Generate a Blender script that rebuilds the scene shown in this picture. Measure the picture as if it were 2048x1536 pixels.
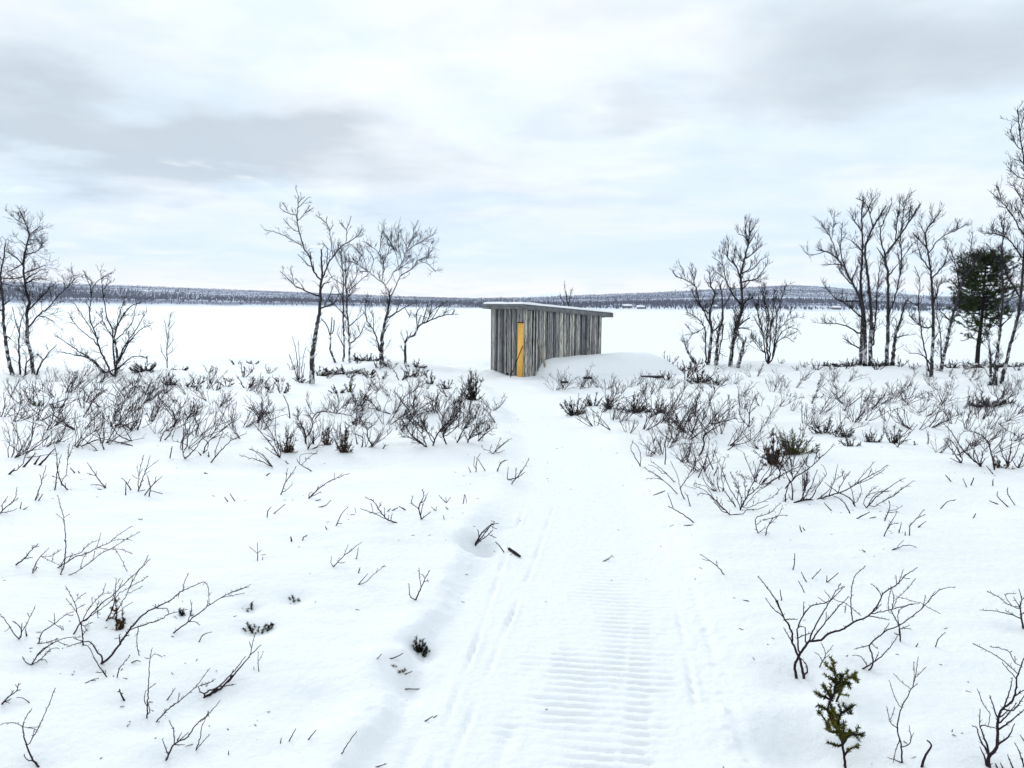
import bpy, math, random
import numpy as np
from mathutils import Matrix

for o in list(bpy.data.objects):
    bpy.data.objects.remove(o)
SC = bpy.context.scene
COL = SC.collection

# ------------------------------------------------------------------ camera, sky, sun, exposure
FPX = 1607.0                      # focal length in pixels of the 2048 px wide photograph
PITCH, ROLL, EYE = math.radians(5.58), math.radians(0.45), 1.70
cam_d = bpy.data.cameras.new('camera')
cam_d.sensor_width = 36.0
cam_d.lens = FPX / 2048 * 36.0
cam_d.clip_start, cam_d.clip_end = 0.05, 60000
cam = bpy.data.objects.new('camera', cam_d)
COL.objects.link(cam)
SC.camera = cam


def rot(axis, a):
    c, s = math.cos(a), math.sin(a)
    if axis == 'x':
        return np.array([[1, 0, 0], [0, c, -s], [0, s, c]])
    return np.array([[c, -s, 0], [s, c, 0], [0, 0, 1]])


CR = rot('x', math.pi / 2 - PITCH) @ rot('z', ROLL)
cam.matrix_world = Matrix([[*map(float, CR[0]), 0.0], [*map(float, CR[1]), 0.0], [*map(float, CR[2]), EYE], [0, 0, 0, 1]])

SUN_EL, SUN_AZ = math.radians(26), math.radians(-28)   # overcast, the hidden sun ahead over the lake, to the left
world = bpy.data.worlds.new('World')
SC.world = world
world.use_nodes = True


class NT:
    """small helper to wire shader nodes"""
    def __init__(self, tree):
        self.t = tree

    def n(self, kind, **kw):
        node = self.t.nodes.new(kind)
        for k, v in kw.items():
            setattr(node, k, v)
        return node

    def link(self, a, b):
        self.t.links.new(a, b)

    def val(self, sock, v):
        if isinstance(v, bpy.types.NodeSocket):
            self.t.links.new(v, sock)
        else:
            sock.default_value = v

    def math(self, op, a, b=0.0, c=None, clamp=False):
        m = self.n('ShaderNodeMath', operation=op, use_clamp=clamp)
        self.val(m.inputs[0], a)
        self.val(m.inputs[1], b)
        if c is not None:
            self.val(m.inputs[2], c)
        return m.outputs[0]

    def mix(self, f, a, b, blend='MIX'):
        m = self.n('ShaderNodeMix', data_type='RGBA', blend_type=blend)
        self.val(m.inputs['Factor'], f)
        for s, v in ((m.inputs[6], a), (m.inputs[7], b)):
            self.val(s, (*v, 1) if isinstance(v, tuple) and len(v) == 3 else v)
        return m.outputs[2]

    def noise(self, vec, scale, detail=4.0, rough=0.55, dist=0.0):
        m = self.n('ShaderNodeTexNoise')
        if vec is not None:
            self.link(vec, m.inputs['Vector'])
        m.inputs['Scale'].default_value = scale
        m.inputs['Detail'].default_value = detail
        m.inputs['Roughness'].default_value = rough
        m.inputs['Distortion'].default_value = dist
        return m.outputs['Fac']

    def smooth(self, x, lo, hi, a=0.0, b=1.0):
        m = self.n('ShaderNodeMapRange', interpolation_type='SMOOTHSTEP')
        self.val(m.inputs['Value'], x)
        m.inputs['From Min'].default_value, m.inputs['From Max'].default_value = lo, hi
        m.inputs['To Min'].default_value, m.inputs['To Max'].default_value = a, b
        return m.outputs[0]


def pix_dir(px, py):
    v = CR @ np.array([(px - 1024) / FPX, -(py - 768) / FPX, -1.0])
    return v / np.linalg.norm(v)


def build_sky():
    w = NT(world.node_tree)
    w.t.nodes.clear()
    out = w.n('ShaderNodeOutputWorld')
    bg = w.n('ShaderNodeBackground')
    w.link(bg.outputs[0], out.inputs[0])
    sky = w.n('ShaderNodeTexSky', sky_type='NISHITA')
    sky.sun_disc = False
    sky.sun_elevation, sky.sun_rotation = SUN_EL, SUN_AZ
    sky.air_density, sky.dust_density = 1.0, 1.0
    blue = w.n('ShaderNodeVectorMath', operation='SCALE')
    w.link(sky.outputs[0], blue.inputs[0])
    blue.inputs['Scale'].default_value = 0.11
    tc = w.n('ShaderNodeTexCoord')
    sep = w.n('ShaderNodeSeparateXYZ')
    w.link(tc.outputs['Generated'], sep.inputs[0])
    x, y, z = sep.outputs
    zc = w.math('MAXIMUM', z, 0.0)
    den = w.math('ADD', zc, 0.10)
    u, v = w.math('DIVIDE', x, den), w.math('DIVIDE', y, den)
    comb = w.n('ShaderNodeCombineXYZ')
    w.link(u, comb.inputs[0]); w.link(v, comb.inputs[1])
    cl = comb.outputs[0]
    n1 = w.noise(cl, 0.55, 6, 0.52, 0.7)
    n2 = w.noise(cl, 1.9, 6, 0.58, 0.3)
    thick = w.math('ADD', w.math('MULTIPLY', n1, 0.75), w.math('MULTIPLY', n2, 0.25))
    dark = w.math('MULTIPLY', w.smooth(thick, 0.50, 0.74), 0.30)
    # heavier banks of cloud, each at its own bearing and height in the sky
    warp = w.n('ShaderNodeTexNoise')
    w.link(cl, warp.inputs['Vector'])
    warp.inputs['Scale'].default_value = 1.5
    warp.inputs['Detail'].default_value = 7
    wv = w.n('ShaderNodeVectorMath', operation='SUBTRACT')
    w.link(warp.outputs['Color'], wv.inputs[0]); wv.inputs[1].default_value = (0.5, 0.5, 0.5)
    ws = w.n('ShaderNodeVectorMath', operation='MULTIPLY')
    w.link(wv.outputs[0], ws.inputs[0]); ws.inputs[1].default_value = (0.42, 0.0, 0.17)
    wd = w.n('ShaderNodeVectorMath', operation='ADD')
    w.link(tc.outputs['Generated'], wd.inputs[0]); w.link(ws.outputs[0], wd.inputs[1])
    for (px, py, rx, rz, amp) in [(60, 225, .32, .060, .50), (330, 270, .32, .070, .48), (560, 320, .24, .050, .40), (330, 385, .14, .016, .22), (100, 90, .2, .02, .16),
                                  (1980, 70, .30, .080, .42), (1720, 130, .30, .065, .40), (1270, 222, .10, .020, .36), (1080, 265, .07, .02, .2), (1000, 400, .20, .020, .24),
                                  (1120, 30, .25, .025, .2), (1650, 330, .3, .02, .12)]:
        d = pix_dir(px, py)
        s = w.n('ShaderNodeVectorMath', operation='SUBTRACT')
        w.link(wd.outputs[0], s.inputs[0]); s.inputs[1].default_value = tuple(d)
        m = w.n('ShaderNodeVectorMath', operation='MULTIPLY')
        w.link(s.outputs[0], m.inputs[0]); m.inputs[1].default_value = (1 / rx, 1 / (rx * 1.5), 1 / rz)
        ln = w.n('ShaderNodeVectorMath', operation='LENGTH')
        w.link(m.outputs[0], ln.inputs[0])
        dark = w.math('ADD', dark, w.math('MULTIPLY', w.smooth(ln.outputs['Value'], 1.25, 0.1), amp))
    dark = w.math('ADD', dark, w.math('MULTIPLY', w.math('SUBTRACT', w.noise(cl, 2.6, 8, .62, .4), .5), .55))
    dark = w.math('MINIMUM', w.math('MAXIMUM', dark, 0.0), 0.85)
    pale = w.mix(w.smooth(thick, 0.40, 0.60), (0.715, 0.835, 0.93), (0.93, 0.955, 0.975))
    cloud = w.mix(dark, pale, (0.485, 0.55, 0.61))
    # thin blue-tinted veil above the horizon and the pale warm streak right on it
    veil = w.math('MULTIPLY', w.smooth(zc, 0.16, 0.05), w.smooth(zc, 0.012, 0.05))
    veil = w.math('MULTIPLY', veil, w.smooth(n2, 0.36, 0.6))
    cloud = w.mix(w.math('MULTIPLY', veil, 0.85), cloud, (0.70, 0.83, 0.935))
    warm = w.math('MULTIPLY', w.smooth(zc, 0.060, 0.015), w.smooth(n2, .30, .62, .45, 1.0))
    cloud = w.mix(warm, cloud, (1.08, 0.98, 0.90))
    gap = w.math('MULTIPLY', w.smooth(thick, 0.42, 0.30), 0.35)
    col = w.mix(gap, cloud, blue.outputs[0])
    w.link(col, bg.inputs[0])
    bg.inputs[1].default_value = 1.0


build_sky()
sun_d = bpy.data.lights.new('sun', 'SUN')
sun_d.energy, sun_d.angle, sun_d.color = 1.4, math.radians(35), (1.0, 0.985, 0.96)
sun = bpy.data.objects.new('sun', sun_d)
COL.objects.link(sun)
sun.rotation_euler = (math.pi / 2 - SUN_EL, 0, math.pi - SUN_AZ)
SC.view_settings.view_transform = 'Standard'
SC.view_settings.look = 'None'
SC.view_settings.gamma = 1.0
SC.view_settings.use_curve_mapping = False
SC.view_settings.exposure = 0.17
SC.render.filter_size = 1.15
SC.cycles.use_denoising = True
SC.cycles.denoiser = 'OPENIMAGEDENOISE'
SC.cycles.denoising_input_passes = 'RGB_ALBEDO_NORMAL'
SC.cycles.denoising_prefilter = 'ACCURATE'
SC.cycles.max_bounces = 6
SC.cycles.volume_bounces = 2
SC.cycles.transparent_max_bounces = 8


# ------------------------------------------------------------------ noise and the lie of the land
def perlin_tab(seed):
    r = np.random.RandomState(seed)
    p = r.permutation(256)
    a = r.rand(256) * 2 * np.pi
    return np.concatenate([p, p]), np.cos(a), np.sin(a)


TABS = {}


def perlin(x, y, seed=0):
    if seed not in TABS:
        TABS[seed] = perlin_tab(seed)
    p, gx, gy = TABS[seed]
    x, y = np.asarray(x, float), np.asarray(y, float)
    xi, yi = np.floor(x).astype(int), np.floor(y).astype(int)
    xf, yf = x - xi, y - yi
    xi &= 255; yi &= 255
    u = xf * xf * xf * (xf * (xf * 6 - 15) + 10)
    v = yf * yf * yf * (yf * (yf * 6 - 15) + 10)

    def g(i, j, dx, dy):
        h = p[p[(xi + i) & 255] + ((yi + j) & 255)]
        return gx[h] * dx + gy[h] * dy
    a = g(0, 0, xf, yf); b = g(1, 0, xf - 1, yf)
    c = g(0, 1, xf, yf - 1); d = g(1, 1, xf - 1, yf - 1)
    return (a + u * (b - a)) + v * ((c + u * (d - c)) - (a + u * (b - a)))


def fbm(x, y, oct=3, seed=0):
    s, a = 0.0, 1.0
    for i in range(oct):
        s = s + a * perlin(x * 2 ** i, y * 2 ** i, seed + i)
        a *= 0.5
    return s


def sstep(x, lo, hi):
    t = np.clip((x - lo) / (hi - lo), 0, 1)
    return t * t * (3 - 2 * t)


_py = np.linspace(-60, 400, 4601)
_pz = np.interp(_py, [-60, -10, 0, 5, 9, 14, 20, 28, 33, 36, 45, 58, 90, 400],
                [0.5, 0.1, 0, 0, -.05, -.2, -.42, -.55, -.52, -.76, -2.4, -4.4, -5.5, -9])
_pz = np.convolve(np.pad(_pz, 12, mode='edge'), np.ones(25) / 25, mode='valid')
PATH_Y = [-30, 0, 2.8, 4.15, 5.7, 8, 12, 16, 19.5, 22.5, 24.6]
PATH_X = [-.9, -.2, .14, .35, .5, .70, .66, .40, .10, -.30, -.95]
PATH_W = [.76, .76, .74, .76, .74, .66, .66, .60, .56, .60, .70]
BUMPS = [(-4.3, 26.6, 1.9, 1.5, .34), (-6.4, 23.0, 1.6, 1.2, .16), (6.9, 24.2, 2.2, 1.6, .16), (13.2, 21.5, 1.5, 1.0, .32),
         (16.5, 22, 1.7, 1.2, .26), (2.6, 15.6, 1.6, .9, .16), (-2.6, 14.4, 2.0, .9, .14), (5.3, 12.2, 1.5, .8, .14),
         (-9.5, 18.0, 2.2, 1.1, .18), (9.8, 16.5, 1.8, .9, .18), (-4.5, 17.5, 1.8, 1.0, .16), (4.6, 18.6, 1.6, .9, .14),
         (-1.6, 10.2, 1.5, .8, .08), (3.4, 9.0, 1.2, .7, .08), (11.8, 26.5, 3.0, 1.5, .14), (-13, 25.5, 3.0, 1.5, .14)]
DIPS = []          # hollows round stems and in the bank, filled in below: (x, y, radius, depth)


def land(x, y):
    x, y = np.asarray(x, float), np.asarray(y, float)
    shore = np.where(y > 28, 2.2 * perlin(x / 9, y * 0 + 3.3, 5), 0)
    h = np.interp(y + shore, _py, _pz)
    near = sstep(y, 2, 12)
    h = h + .010 * perlin(x / .55 + .3 * y, y / .16, 26) * sstep(y, 16, 6) + (0.05 + 0.13 * near) * fbm(x / 3.6, y / 2.6, 2, 11) + (0.026 + .026 * near) * fbm(x / 1.05, y / 0.85, 2, 21)
    for (bx, by, rx, ry, a) in BUMPS:
        h = h + a * np.exp(-((x - bx) / rx) ** 2 - ((y - by) / ry) ** 2)
    xc, w = np.interp(y, PATH_Y, PATH_X), np.interp(y, PATH_Y, PATH_W)
    edge = 0.10 * perlin(x * 0 + 7.7, y / 0.55, 31) + 0.05 * perlin(x * 0 + 1.7, y / 0.17, 32)
    d = x - xc
    wl = .06 + .16 * sstep(y, 3.6, 7.5)
    left = sstep(d + edge, -w - wl, -w + wl)
    right = 1 - sstep(d - edge * .7, w - .34, w + .22)
    on = left * right * sstep(y, 25.4, 23.5)
    # rounded heap of thrown snow along both edges, then the packed bed
    h = h + np.where(d < 0, .012 + .030 * sstep(y, 5.5, 3.5), .008) * np.exp(-((np.abs(d) - w - .10) / .15) ** 2) * sstep(y, 26, 22)
    flat = np.interp(y + 0, _py, _pz) - 0.055 + .02 * perlin(x / 1.3, y / 2.0, 33)
    h = h * (1 - on) + flat * on
    return h


def path_relief(x, y):
    """snowmobile belt print, ski grooves and crumbs on the packed bed (only near the camera)"""
    h = np.zeros_like(x)
    xb = np.interp(y, [2.0, 2.8, 4.15, 5.0, 6.5], [.10, .26, .52, .67, .93])
    d = x - xb
    fade = sstep(y, 5.9, 3.2) * (1 - sstep(np.abs(d) + .05 * perlin(x / .1, y / .1, 46), .22, .275))
    ph = (y * 0.984 + d * 0.10) / 0.0635
    tooth = np.clip(-.25 + 1.25 * np.sin(2 * np.pi * ph + 1.1 * perlin(x / .10, y / .12, 45)), 0, 1)
    patch = np.clip(.68 + 1.5 * perlin(x / .26, y / .36, 41), .05, 1.2)
    gap = 1 - .7 * np.exp(-((d - .125) / .016) ** 2)
    h += -0.020 * tooth * patch * fade * gap
    d2 = d - .315
    h += -0.011 * tooth * np.clip(.35 + 1.5 * perlin(x / .2, y / .25, 42), 0, 1) * fade * 0 \
        - 0.013 * tooth * np.clip(.4 + 1.4 * perlin(x / .2, y / .22, 43), 0, 1) * sstep(y, 5.4, 3.6) * np.exp(-(d2 / .05) ** 4)
    d3 = d + .34
    h += -0.012 * tooth * np.clip(.3 + 1.4 * perlin(x / .2, y / .22, 44), 0, 1) * sstep(y, 4.6, 3.2) * np.exp(-(d3 / .07) ** 4)
    for k, (ys, xs, wd, dep) in enumerate([([2.4, 3.02, 4.32, 5.4, 7.5], [-.31, -.21, -.01, .16, .45], .012, .020),
                                           ([2.4, 4.05, 5.38, 7.4], [-.36, -.178, -.055, .17], .012, .018),
                                           ([2.4, 2.94, 4.1, 6.0], [.67, .754, .92, 1.14], .010, .015),
                                           ([2.4, 3.5, 5.0], [-.13, .06, .27], .022, .009),
                                           ([2.4, 3.4, 5.2, 7], [.86, .98, 1.16, 1.30], .020, .007),
                                           ([2.4, 3.2, 4.4], [-.46, -.37, -.22], .03, .008)]):
        gx = np.interp(y, ys, xs)
        amp = np.clip(.35 + 1.6 * perlin(x * 0 + k * 3.1, y / .42, 51 + k), 0, 1) * sstep(y, ys[-1], ys[-1] - 1.2)
        dep = dep * 1.35
        h += -dep * amp * np.exp(-((x - gx) / wd) ** 2) + dep * .35 * amp * np.exp(-((x - gx - 2.4 * wd) / wd) ** 2)
    # crumbs thrown off the belt along the right-hand edge
    xe = np.interp(y, [2.4, 3, 4, 5.5, 7], [.78, .88, 1.02, 1.16, 1.28])
    band = np.exp(-((x - xe) / .10) ** 2) * sstep(y, 6.5, 3.4)
    h += .030 * band * np.clip(perlin(x / .045, y / .06, 61) - .12, 0, 1)
    xe = np.interp(y, [2.4, 3, 4, 5.5, 7], [-.62, -.58, -.45, -.28, -.05])
    band = np.exp(-((x - xe) / .09) ** 2) * sstep(y, 8, 4)
    h += .035 * band * np.clip(perlin(x / .05, y / .07, 62) - .12, 0, 1)
    # loose texture, wind crust
    h += .0018 * perlin(x / .035, y / .045, 63) + .003 * perlin(x / .11, y / .14, 64)
    return h


def ground_h(x, y):
    x, y = np.asarray(x, float), np.asarray(y, float)
    h = land(x, y)
    m = (y > 1.5) & (y < 9) & (np.abs(x) < 3)
    if np.any(m):
        if h.ndim:
            h[m] += path_relief(x[m], y[m])
    for (dx, dy, r, dep) in DIPS:
        if h.ndim:
            m = (np.abs(x - dx) < 3 * r) & (np.abs(y - dy) < 3 * r)
            if np.any(m):
                h[m] -= dep * np.exp(-((x[m] - dx) ** 2 + (y[m] - dy) ** 2) / r ** 2)
    return h


def land_d(x, y):
    h = land(x, y)
    for (dx, dy, r, dep) in DIPS:
        h = h - dep * np.exp(-((x - dx) ** 2 + (y - dy) ** 2) / r ** 2)
    return h


_T = 1.6 * np.exp(np.linspace(0, math.log(48 / 1.6), 420))


def G(px, py):
    """where the sight line through a pixel of the photograph meets the snow"""
    d = pix_dir(px, py)
    P = np.array([0, 0, EYE]) + _T[:, None] * d
    gap = P[:, 2] - land_d(P[:, 0], P[:, 1])
    i = int(np.argmax(gap < 0))
    if i == 0 or P[i, 1] > 34:
        q = d * (31.0 / d[1])
    else:
        f = gap[i - 1] / (gap[i - 1] - gap[i])
        q = P[i - 1] + f * (P[i] - P[i - 1])
    return np.array([q[0], q[1], float(land_d(np.array([q[0]]), np.array([q[1]]))[0])])


def on_plane(px, py, Y):
    d = pix_dir(px, py)
    t = Y / d[1]
    return np.array([0, 0, EYE]) + t * d


# ------------------------------------------------------------------ object helpers
def tag(o, label=None, cat=None, group=None, kind=None):
    for k, v in (('label', label), ('category', cat), ('group', group), ('kind', kind)):
        if v:
            o[k] = v
    return o


def link(name, data, parent=None):
    o = bpy.data.objects.new(name, data)
    COL.objects.link(o)
    if parent is not None:
        o.parent = parent
    return o


def empty(name, loc=(0, 0, 0), rz=0.0):
    o = link(name, None)
    o.empty_display_size = 0.1
    o.location = loc
    o.rotation_euler = (0, 0, rz)
    return o


def mesh(name, V, F, mat, smooth=True):
    V = np.asarray(V, np.float32).reshape(-1, 3)
    F = np.asarray(F, np.int32)
    me = bpy.data.meshes.new(name)
    k = F.shape[1]
    me.vertices.add(len(V))
    me.vertices.foreach_set('co', V.ravel())
    me.loops.add(F.size)
    me.loops.foreach_set('vertex_index', F.ravel())
    me.polygons.add(len(F))
    me.polygons.foreach_set('loop_start', np.arange(0, F.size, k, dtype=np.int32))
    me.polygons.foreach_set('loop_total', np.full(len(F), k, np.int32))
    if smooth:
        me.polygons.foreach_set('use_smooth', np.ones(len(F), bool))
    me.update(calc_edges=True)
    me.validate()
    if mat is not None:
        me.materials.append(mat)
    return me


def box_vf(x0, x1, y0, y1, z0, z1):
    V = [(x0, y0, z0), (x1, y0, z0), (x1, y1, z0), (x0, y1, z0), (x0, y0, z1), (x1, y0, z1), (x1, y1, z1), (x0, y1, z1)]
    F = [(0, 3, 2, 1), (4, 5, 6, 7), (0, 1, 5, 4), (1, 2, 6, 5), (2, 3, 7, 6), (3, 0, 4, 7)]
    return V, F


class Tubes:
    """collects tapered tubes and needles of ONE plant"""
    def __init__(self):
        self.V, self.F, self.n = [], [], 0

    def add(self, P, R, sides=4):
        P = np.asarray(P, float)
        R = np.asarray(R, float)
        n = len(P)
        T = np.gradient(P, axis=0)
        T /= np.linalg.norm(T, axis=1)[:, None] + 1e-12
        ref = np.array([0.31, 0.21, 0.93]) if abs(T[0] @ np.array([0.31, 0.21, 0.93])) < .9 else np.array([1, 0, 0.])
        A = np.cross(T, ref)
        A /= np.linalg.norm(A, axis=1)[:, None] + 1e-12
        B = np.cross(T, A)
        a = np.arange(sides) * 2 * np.pi / sides
        ring = P[:, None, :] + R[:, None, None] * (np.cos(a)[None, :, None] * A[:, None, :] + np.sin(a)[None, :, None] * B[:, None, :])
        self.V.append(ring.reshape(-1, 3))
        i = np.arange(n - 1)[:, None] * sides
        j = np.arange(sides)[None, :]
        k = (j + 1) % sides
        q = np.stack([i + j, i + k, i + sides + k, i + sides + j], -1).reshape(-1, 4) + self.n
        self.F.append(q)
        self.n += n * sides
        c = P[-1] + T[-1] * R[-1]
        self.V.append(c[None])
        top = (n - 1) * sides + self.n - n * sides
        self.F.append(np.stack([top + j[0], top + k[0], np.full(sides, self.n), np.full(sides, self.n)], -1))
        self.n += 1

    def mesh(self, name, mat):
        V = np.concatenate(self.V)
        F = np.concatenate(self.F)
        me = bpy.data.meshes.new(name)
        tri = F[:, 2] == F[:, 3]
        lens = np.where(tri, 3, 4)
        keep = np.ones(F.shape, bool)
        keep[tri, 3] = False
        loops = F[keep].astype(np.int32)
        me.vertices.add(len(V))
        me.vertices.foreach_set('co', V.astype(np.float32).ravel())
        me.loops.add(len(loops))
        me.loops.foreach_set('vertex_index', loops)
        me.polygons.add(len(F))
        me.polygons.foreach_set('loop_start', np.concatenate([[0], np.cumsum(lens)[:-1]]).astype(np.int32))
        me.polygons.foreach_set('loop_total', lens.astype(np.int32))
        me.polygons.foreach_set('use_smooth', np.ones(len(F), bool))
        me.update(calc_edges=True)
        me.materials.append(mat)
        return me


def catmull(P, step):
    P = np.asarray(P, float)
    if len(P) == 2:
        n = max(2, int(np.linalg.norm(P[1] - P[0]) / step) + 1)
        t = np.linspace(0, 1, n)[:, None]
        return P[0] * (1 - t) + P[1] * t
    Q = np.vstack([2 * P[0] - P[1], P, 2 * P[-1] - P[-2]])
    out = []
    for i in range(1, len(Q) - 2):
        n = max(1, int(round(np.linalg.norm(Q[i + 1] - Q[i]) / step)))
        for t in np.arange(n) / n:
            out.append(0.5 * ((2 * Q[i]) + (-Q[i - 1] + Q[i + 1]) * t + (2 * Q[i - 1] - 5 * Q[i] + 4 * Q[i + 1] - Q[i + 2]) * t * t
                              + (-Q[i - 1] + 3 * Q[i] - 3 * Q[i + 1] + Q[i + 2]) * t ** 3))
    out.append(Q[-2])
    return np.array(out)


def unit(v):
    return v / (np.linalg.norm(v) + 1e-12)


UP = np.array([0, 0, 1.0])


def shoot(rng, p, d, length, r0, r1, seg=4, wig=.22, up=.10):
    """one wandering twig"""
    P, d = [p], unit(d)
    for i in range(seg):
        d = unit(d + wig * rng.normal(size=3) + up * UP)
        P.append(P[-1] + d * length / seg)
    return np.array(P), np.linspace(r0, r1, seg + 1)


def sprout(rng, T, P, R, dens, l0, lv, rmin, up=.35, start=.15, wig=.2, spread=.9, seg=4):
    """twigs along a branch, and twigs on those; dens = twigs per metre"""
    s = np.concatenate([[0], np.cumsum(np.linalg.norm(np.diff(P, axis=0), axis=1))])
    L = s[-1]
    n = rng.poisson(max(dens * L * (1 - start), .01))
    for _ in range(n):
        t = start + (1 - start) * rng.random() ** .85
        q = np.array([np.interp(t * L, s, P[:, k]) for k in range(3)])
        r = np.interp(t * L, s, R)
        i = min(np.searchsorted(s, t * L), len(P) - 1)
        tan = unit(P[i] - P[max(i - 1, 0)]) if i > 0 else unit(P[1] - P[0])
        side = rng.normal(size=3)
        side = unit(side - tan * (side @ tan))
        d = tan * .75 + side * spread + UP * up
        ln = l0 * (.35 + .8 * rng.random()) * (1.05 - .45 * t)
        ra = max(rmin, .55 * r * (.6 + .5 * rng.random()))
        ra = min(ra, rmin * 2.0)
        Q, S = shoot(rng, q, d, ln, ra, rmin * .8, seg, wig, up * .3)
        T.add(Q, S, 3)
        if lv > 0:
            sprout(rng, T, Q, S, dens * 1.5, l0 * .48, lv - 1, rmin, up, .2, wig, spread, max(2, seg - 1))


# ------------------------------------------------------------------ materials
def material(name, fn):
    m = bpy.data.materials.new(name)
    m.use_nodes = True
    w = NT(m.node_tree)
    bsdf = m.node_tree.nodes['Principled BSDF']
    fn(w, bsdf)
    return m


def bump(w, bsdf, h, strength, dist):
    b = w.n('ShaderNodeBump')
    b.inputs['Strength'].default_value = strength
    b.inputs['Distance'].default_value = dist
    w.link(h, b.inputs['Height'])
    w.link(b.outputs[0], bsdf.inputs['Normal'])


def obj_co(w):
    return w.n('ShaderNodeTexCoord').outputs['Object']


def m_snow(w, b):
    co = obj_co(w)
    n = w.noise(co, 3.0, 4)
    w.link(w.mix(n, (.825, .85, .87), (.855, .875, .89)), b.inputs['Base Color'])
    b.inputs['Roughness'].default_value = .75
    b.inputs['Specular IOR Level'].default_value = .25
    h = w.math('ADD', w.noise(co, 18, 4), w.math('MULTIPLY', w.noise(co, 160, 3, .7), .25))
    bump(w, b, h, .55, .025)


def m_lake(w, b):
    co = obj_co(w)
    n = w.noise(co, .02, 5)
    w.link(w.mix(n, (.82, .86, .885), (.85, .885, .905)), b.inputs['Base Color'])
    b.inputs['Roughness'].default_value = .8
    b.inputs['Specular IOR Level'].default_value = .2


def m_hill(w, b):
    co = obj_co(w)
    mp = w.n('ShaderNodeMapping')
    w.link(co, mp.inputs[0])
    mp.inputs['Scale'].default_value = (.0016, .0095, 0)
    streak = w.noise(mp.outputs[0], 1.0, 6, .62, .4)
    mp2 = w.n('ShaderNodeMapping')
    w.link(co, mp2.inputs[0])
    mp2.inputs['Scale'].default_value = (.16, .03, 0)
    grain = w.noise(mp2.outputs[0], 1.0, 3, .7)
    f = w.smooth(w.math('ADD', w.math('MULTIPLY', streak, .75), w.math('MULTIPLY', grain, .30)), .42, .56)
    sx = w.n('ShaderNodeSeparateXYZ')
    w.link(co, sx.inputs[0])
    f = w.math('MULTIPLY', f, w.smooth(sx.outputs[1], 1300, 1420))
    w.link(w.mix(w.math('MULTIPLY', f, .92), (.70, .75, .82), (.075, .090, .18)), b.inputs['Base Color'])
    b.inputs['Roughness'].default_value = .9
    b.inputs['Specular IOR Level'].default_value = .1


def bark(c1, c2, sc=40):
    def fn(w, b):
        co = obj_co(w)
        n = w.noise(co, sc, 4)
        w.link(w.mix(n, c1, c2), b.inputs['Base Color'])
        b.inputs['Roughness'].default_value = .95
        b.inputs['Specular IOR Level'].default_value = .08
        bump(w, b, n, .5, .01)
    return fn


def m_birch(w, b):
    co = obj_co(w)
    mp = w.n('ShaderNodeMapping')
    w.link(co, mp.inputs[0])
    mp.inputs['Scale'].default_value = (1, 1, .75)
    n1 = w.noise(mp.outputs[0], 7.5, 4, .6)
    mp2 = w.n('ShaderNodeMapping')
    w.link(co, mp2.inputs[0])
    mp2.inputs['Scale'].default_value = (.5, .5, 3)
    n2 = w.noise(mp2.outputs[0], 14, 3, .6)
    f = w.smooth(w.math('ADD', w.math('MULTIPLY', n1, .8), w.math('MULTIPLY', n2, .25)), .535, .575)
    sx = w.n('ShaderNodeSeparateXYZ')
    w.link(co, sx.inputs[0])
    zz = w.math('ADD', sx.outputs[2], w.math('MULTIPLY', n1, .9))
    f = w.math('MULTIPLY', f, w.smooth(zz, 2.4, 1.4))
    c = w.mix(f, (.012, .010, .014), (.50, .50, .52))
    w.link(c, b.inputs['Base Color'])
    b.inputs['Roughness'].default_value = .75
    bump(w, b, n1, .6, .02)


def m_board(w, b):
    co = obj_co(w)
    oi = w.n('ShaderNodeObjectInfo')
    off = w.n('ShaderNodeVectorMath', operation='MULTIPLY_ADD')
    comb = w.n('ShaderNodeCombineXYZ')
    for k in range(3):
        w.link(oi.outputs['Random'], comb.inputs[k])
    w.link(comb.outputs[0], off.inputs[0])
    off.inputs[1].default_value = (37, 53, 91)
    w.link(co, off.inputs[2])
    mp = w.n('ShaderNodeMapping')
    w.link(off.outputs[0], mp.inputs[0])
    mp.inputs['Scale'].default_value = (1, 1, .07)
    g = w.noise(mp.outputs[0], 60, 5, .65)
    big = w.noise(mp.outputs[0], 11, 3, .6)
    tint = w.mix(oi.outputs['Random'], (.14, .14, .16), (.74, .72, .63))
    c = w.mix(w.smooth(g, .44, .66), tint, (.030, .032, .048))
    c = w.mix(w.smooth(big, .54, .68, 0, .85), c, (.045, .055, .095))
    knot = w.n('ShaderNodeTexVoronoi')
    mk = w.n('ShaderNodeMapping')
    w.link(off.outputs[0], mk.inputs[0])
    mk.inputs['Scale'].default_value = (2.5, 2.5, 1.3)
    w.link(mk.outputs[0], knot.inputs['Vector'])
    knot.inputs['Scale'].default_value = 2.2
    c = w.mix(w.smooth(knot.outputs['Distance'], .09, .05), c, (.02, .018, .02))
    w.link(c, b.inputs['Base Color'])
    b.inputs['Roughness'].default_value = .85
    bump(w, b, g, .7, .006)


def m_chip(w, b):
    co = obj_co(w)
    v = w.n('ShaderNodeTexVoronoi')
    w.link(co, v.inputs['Vector'])
    v.inputs['Scale'].default_value = 26
    n = w.noise(co, 45, 4, .7)
    hs = w.n('ShaderNodeSeparateXYZ')
    w.link(v.outputs['Color'], hs.inputs[0])
    c = w.mix(hs.outputs[0], (.96, .54, .09), (.84, .41, .05))
    c = w.mix(w.smooth(n, .52, .72, 0, .5), c, (.90, .62, .22))
    w.link(c, b.inputs['Base Color'])
    b.inputs['Roughness'].default_value = .7


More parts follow.
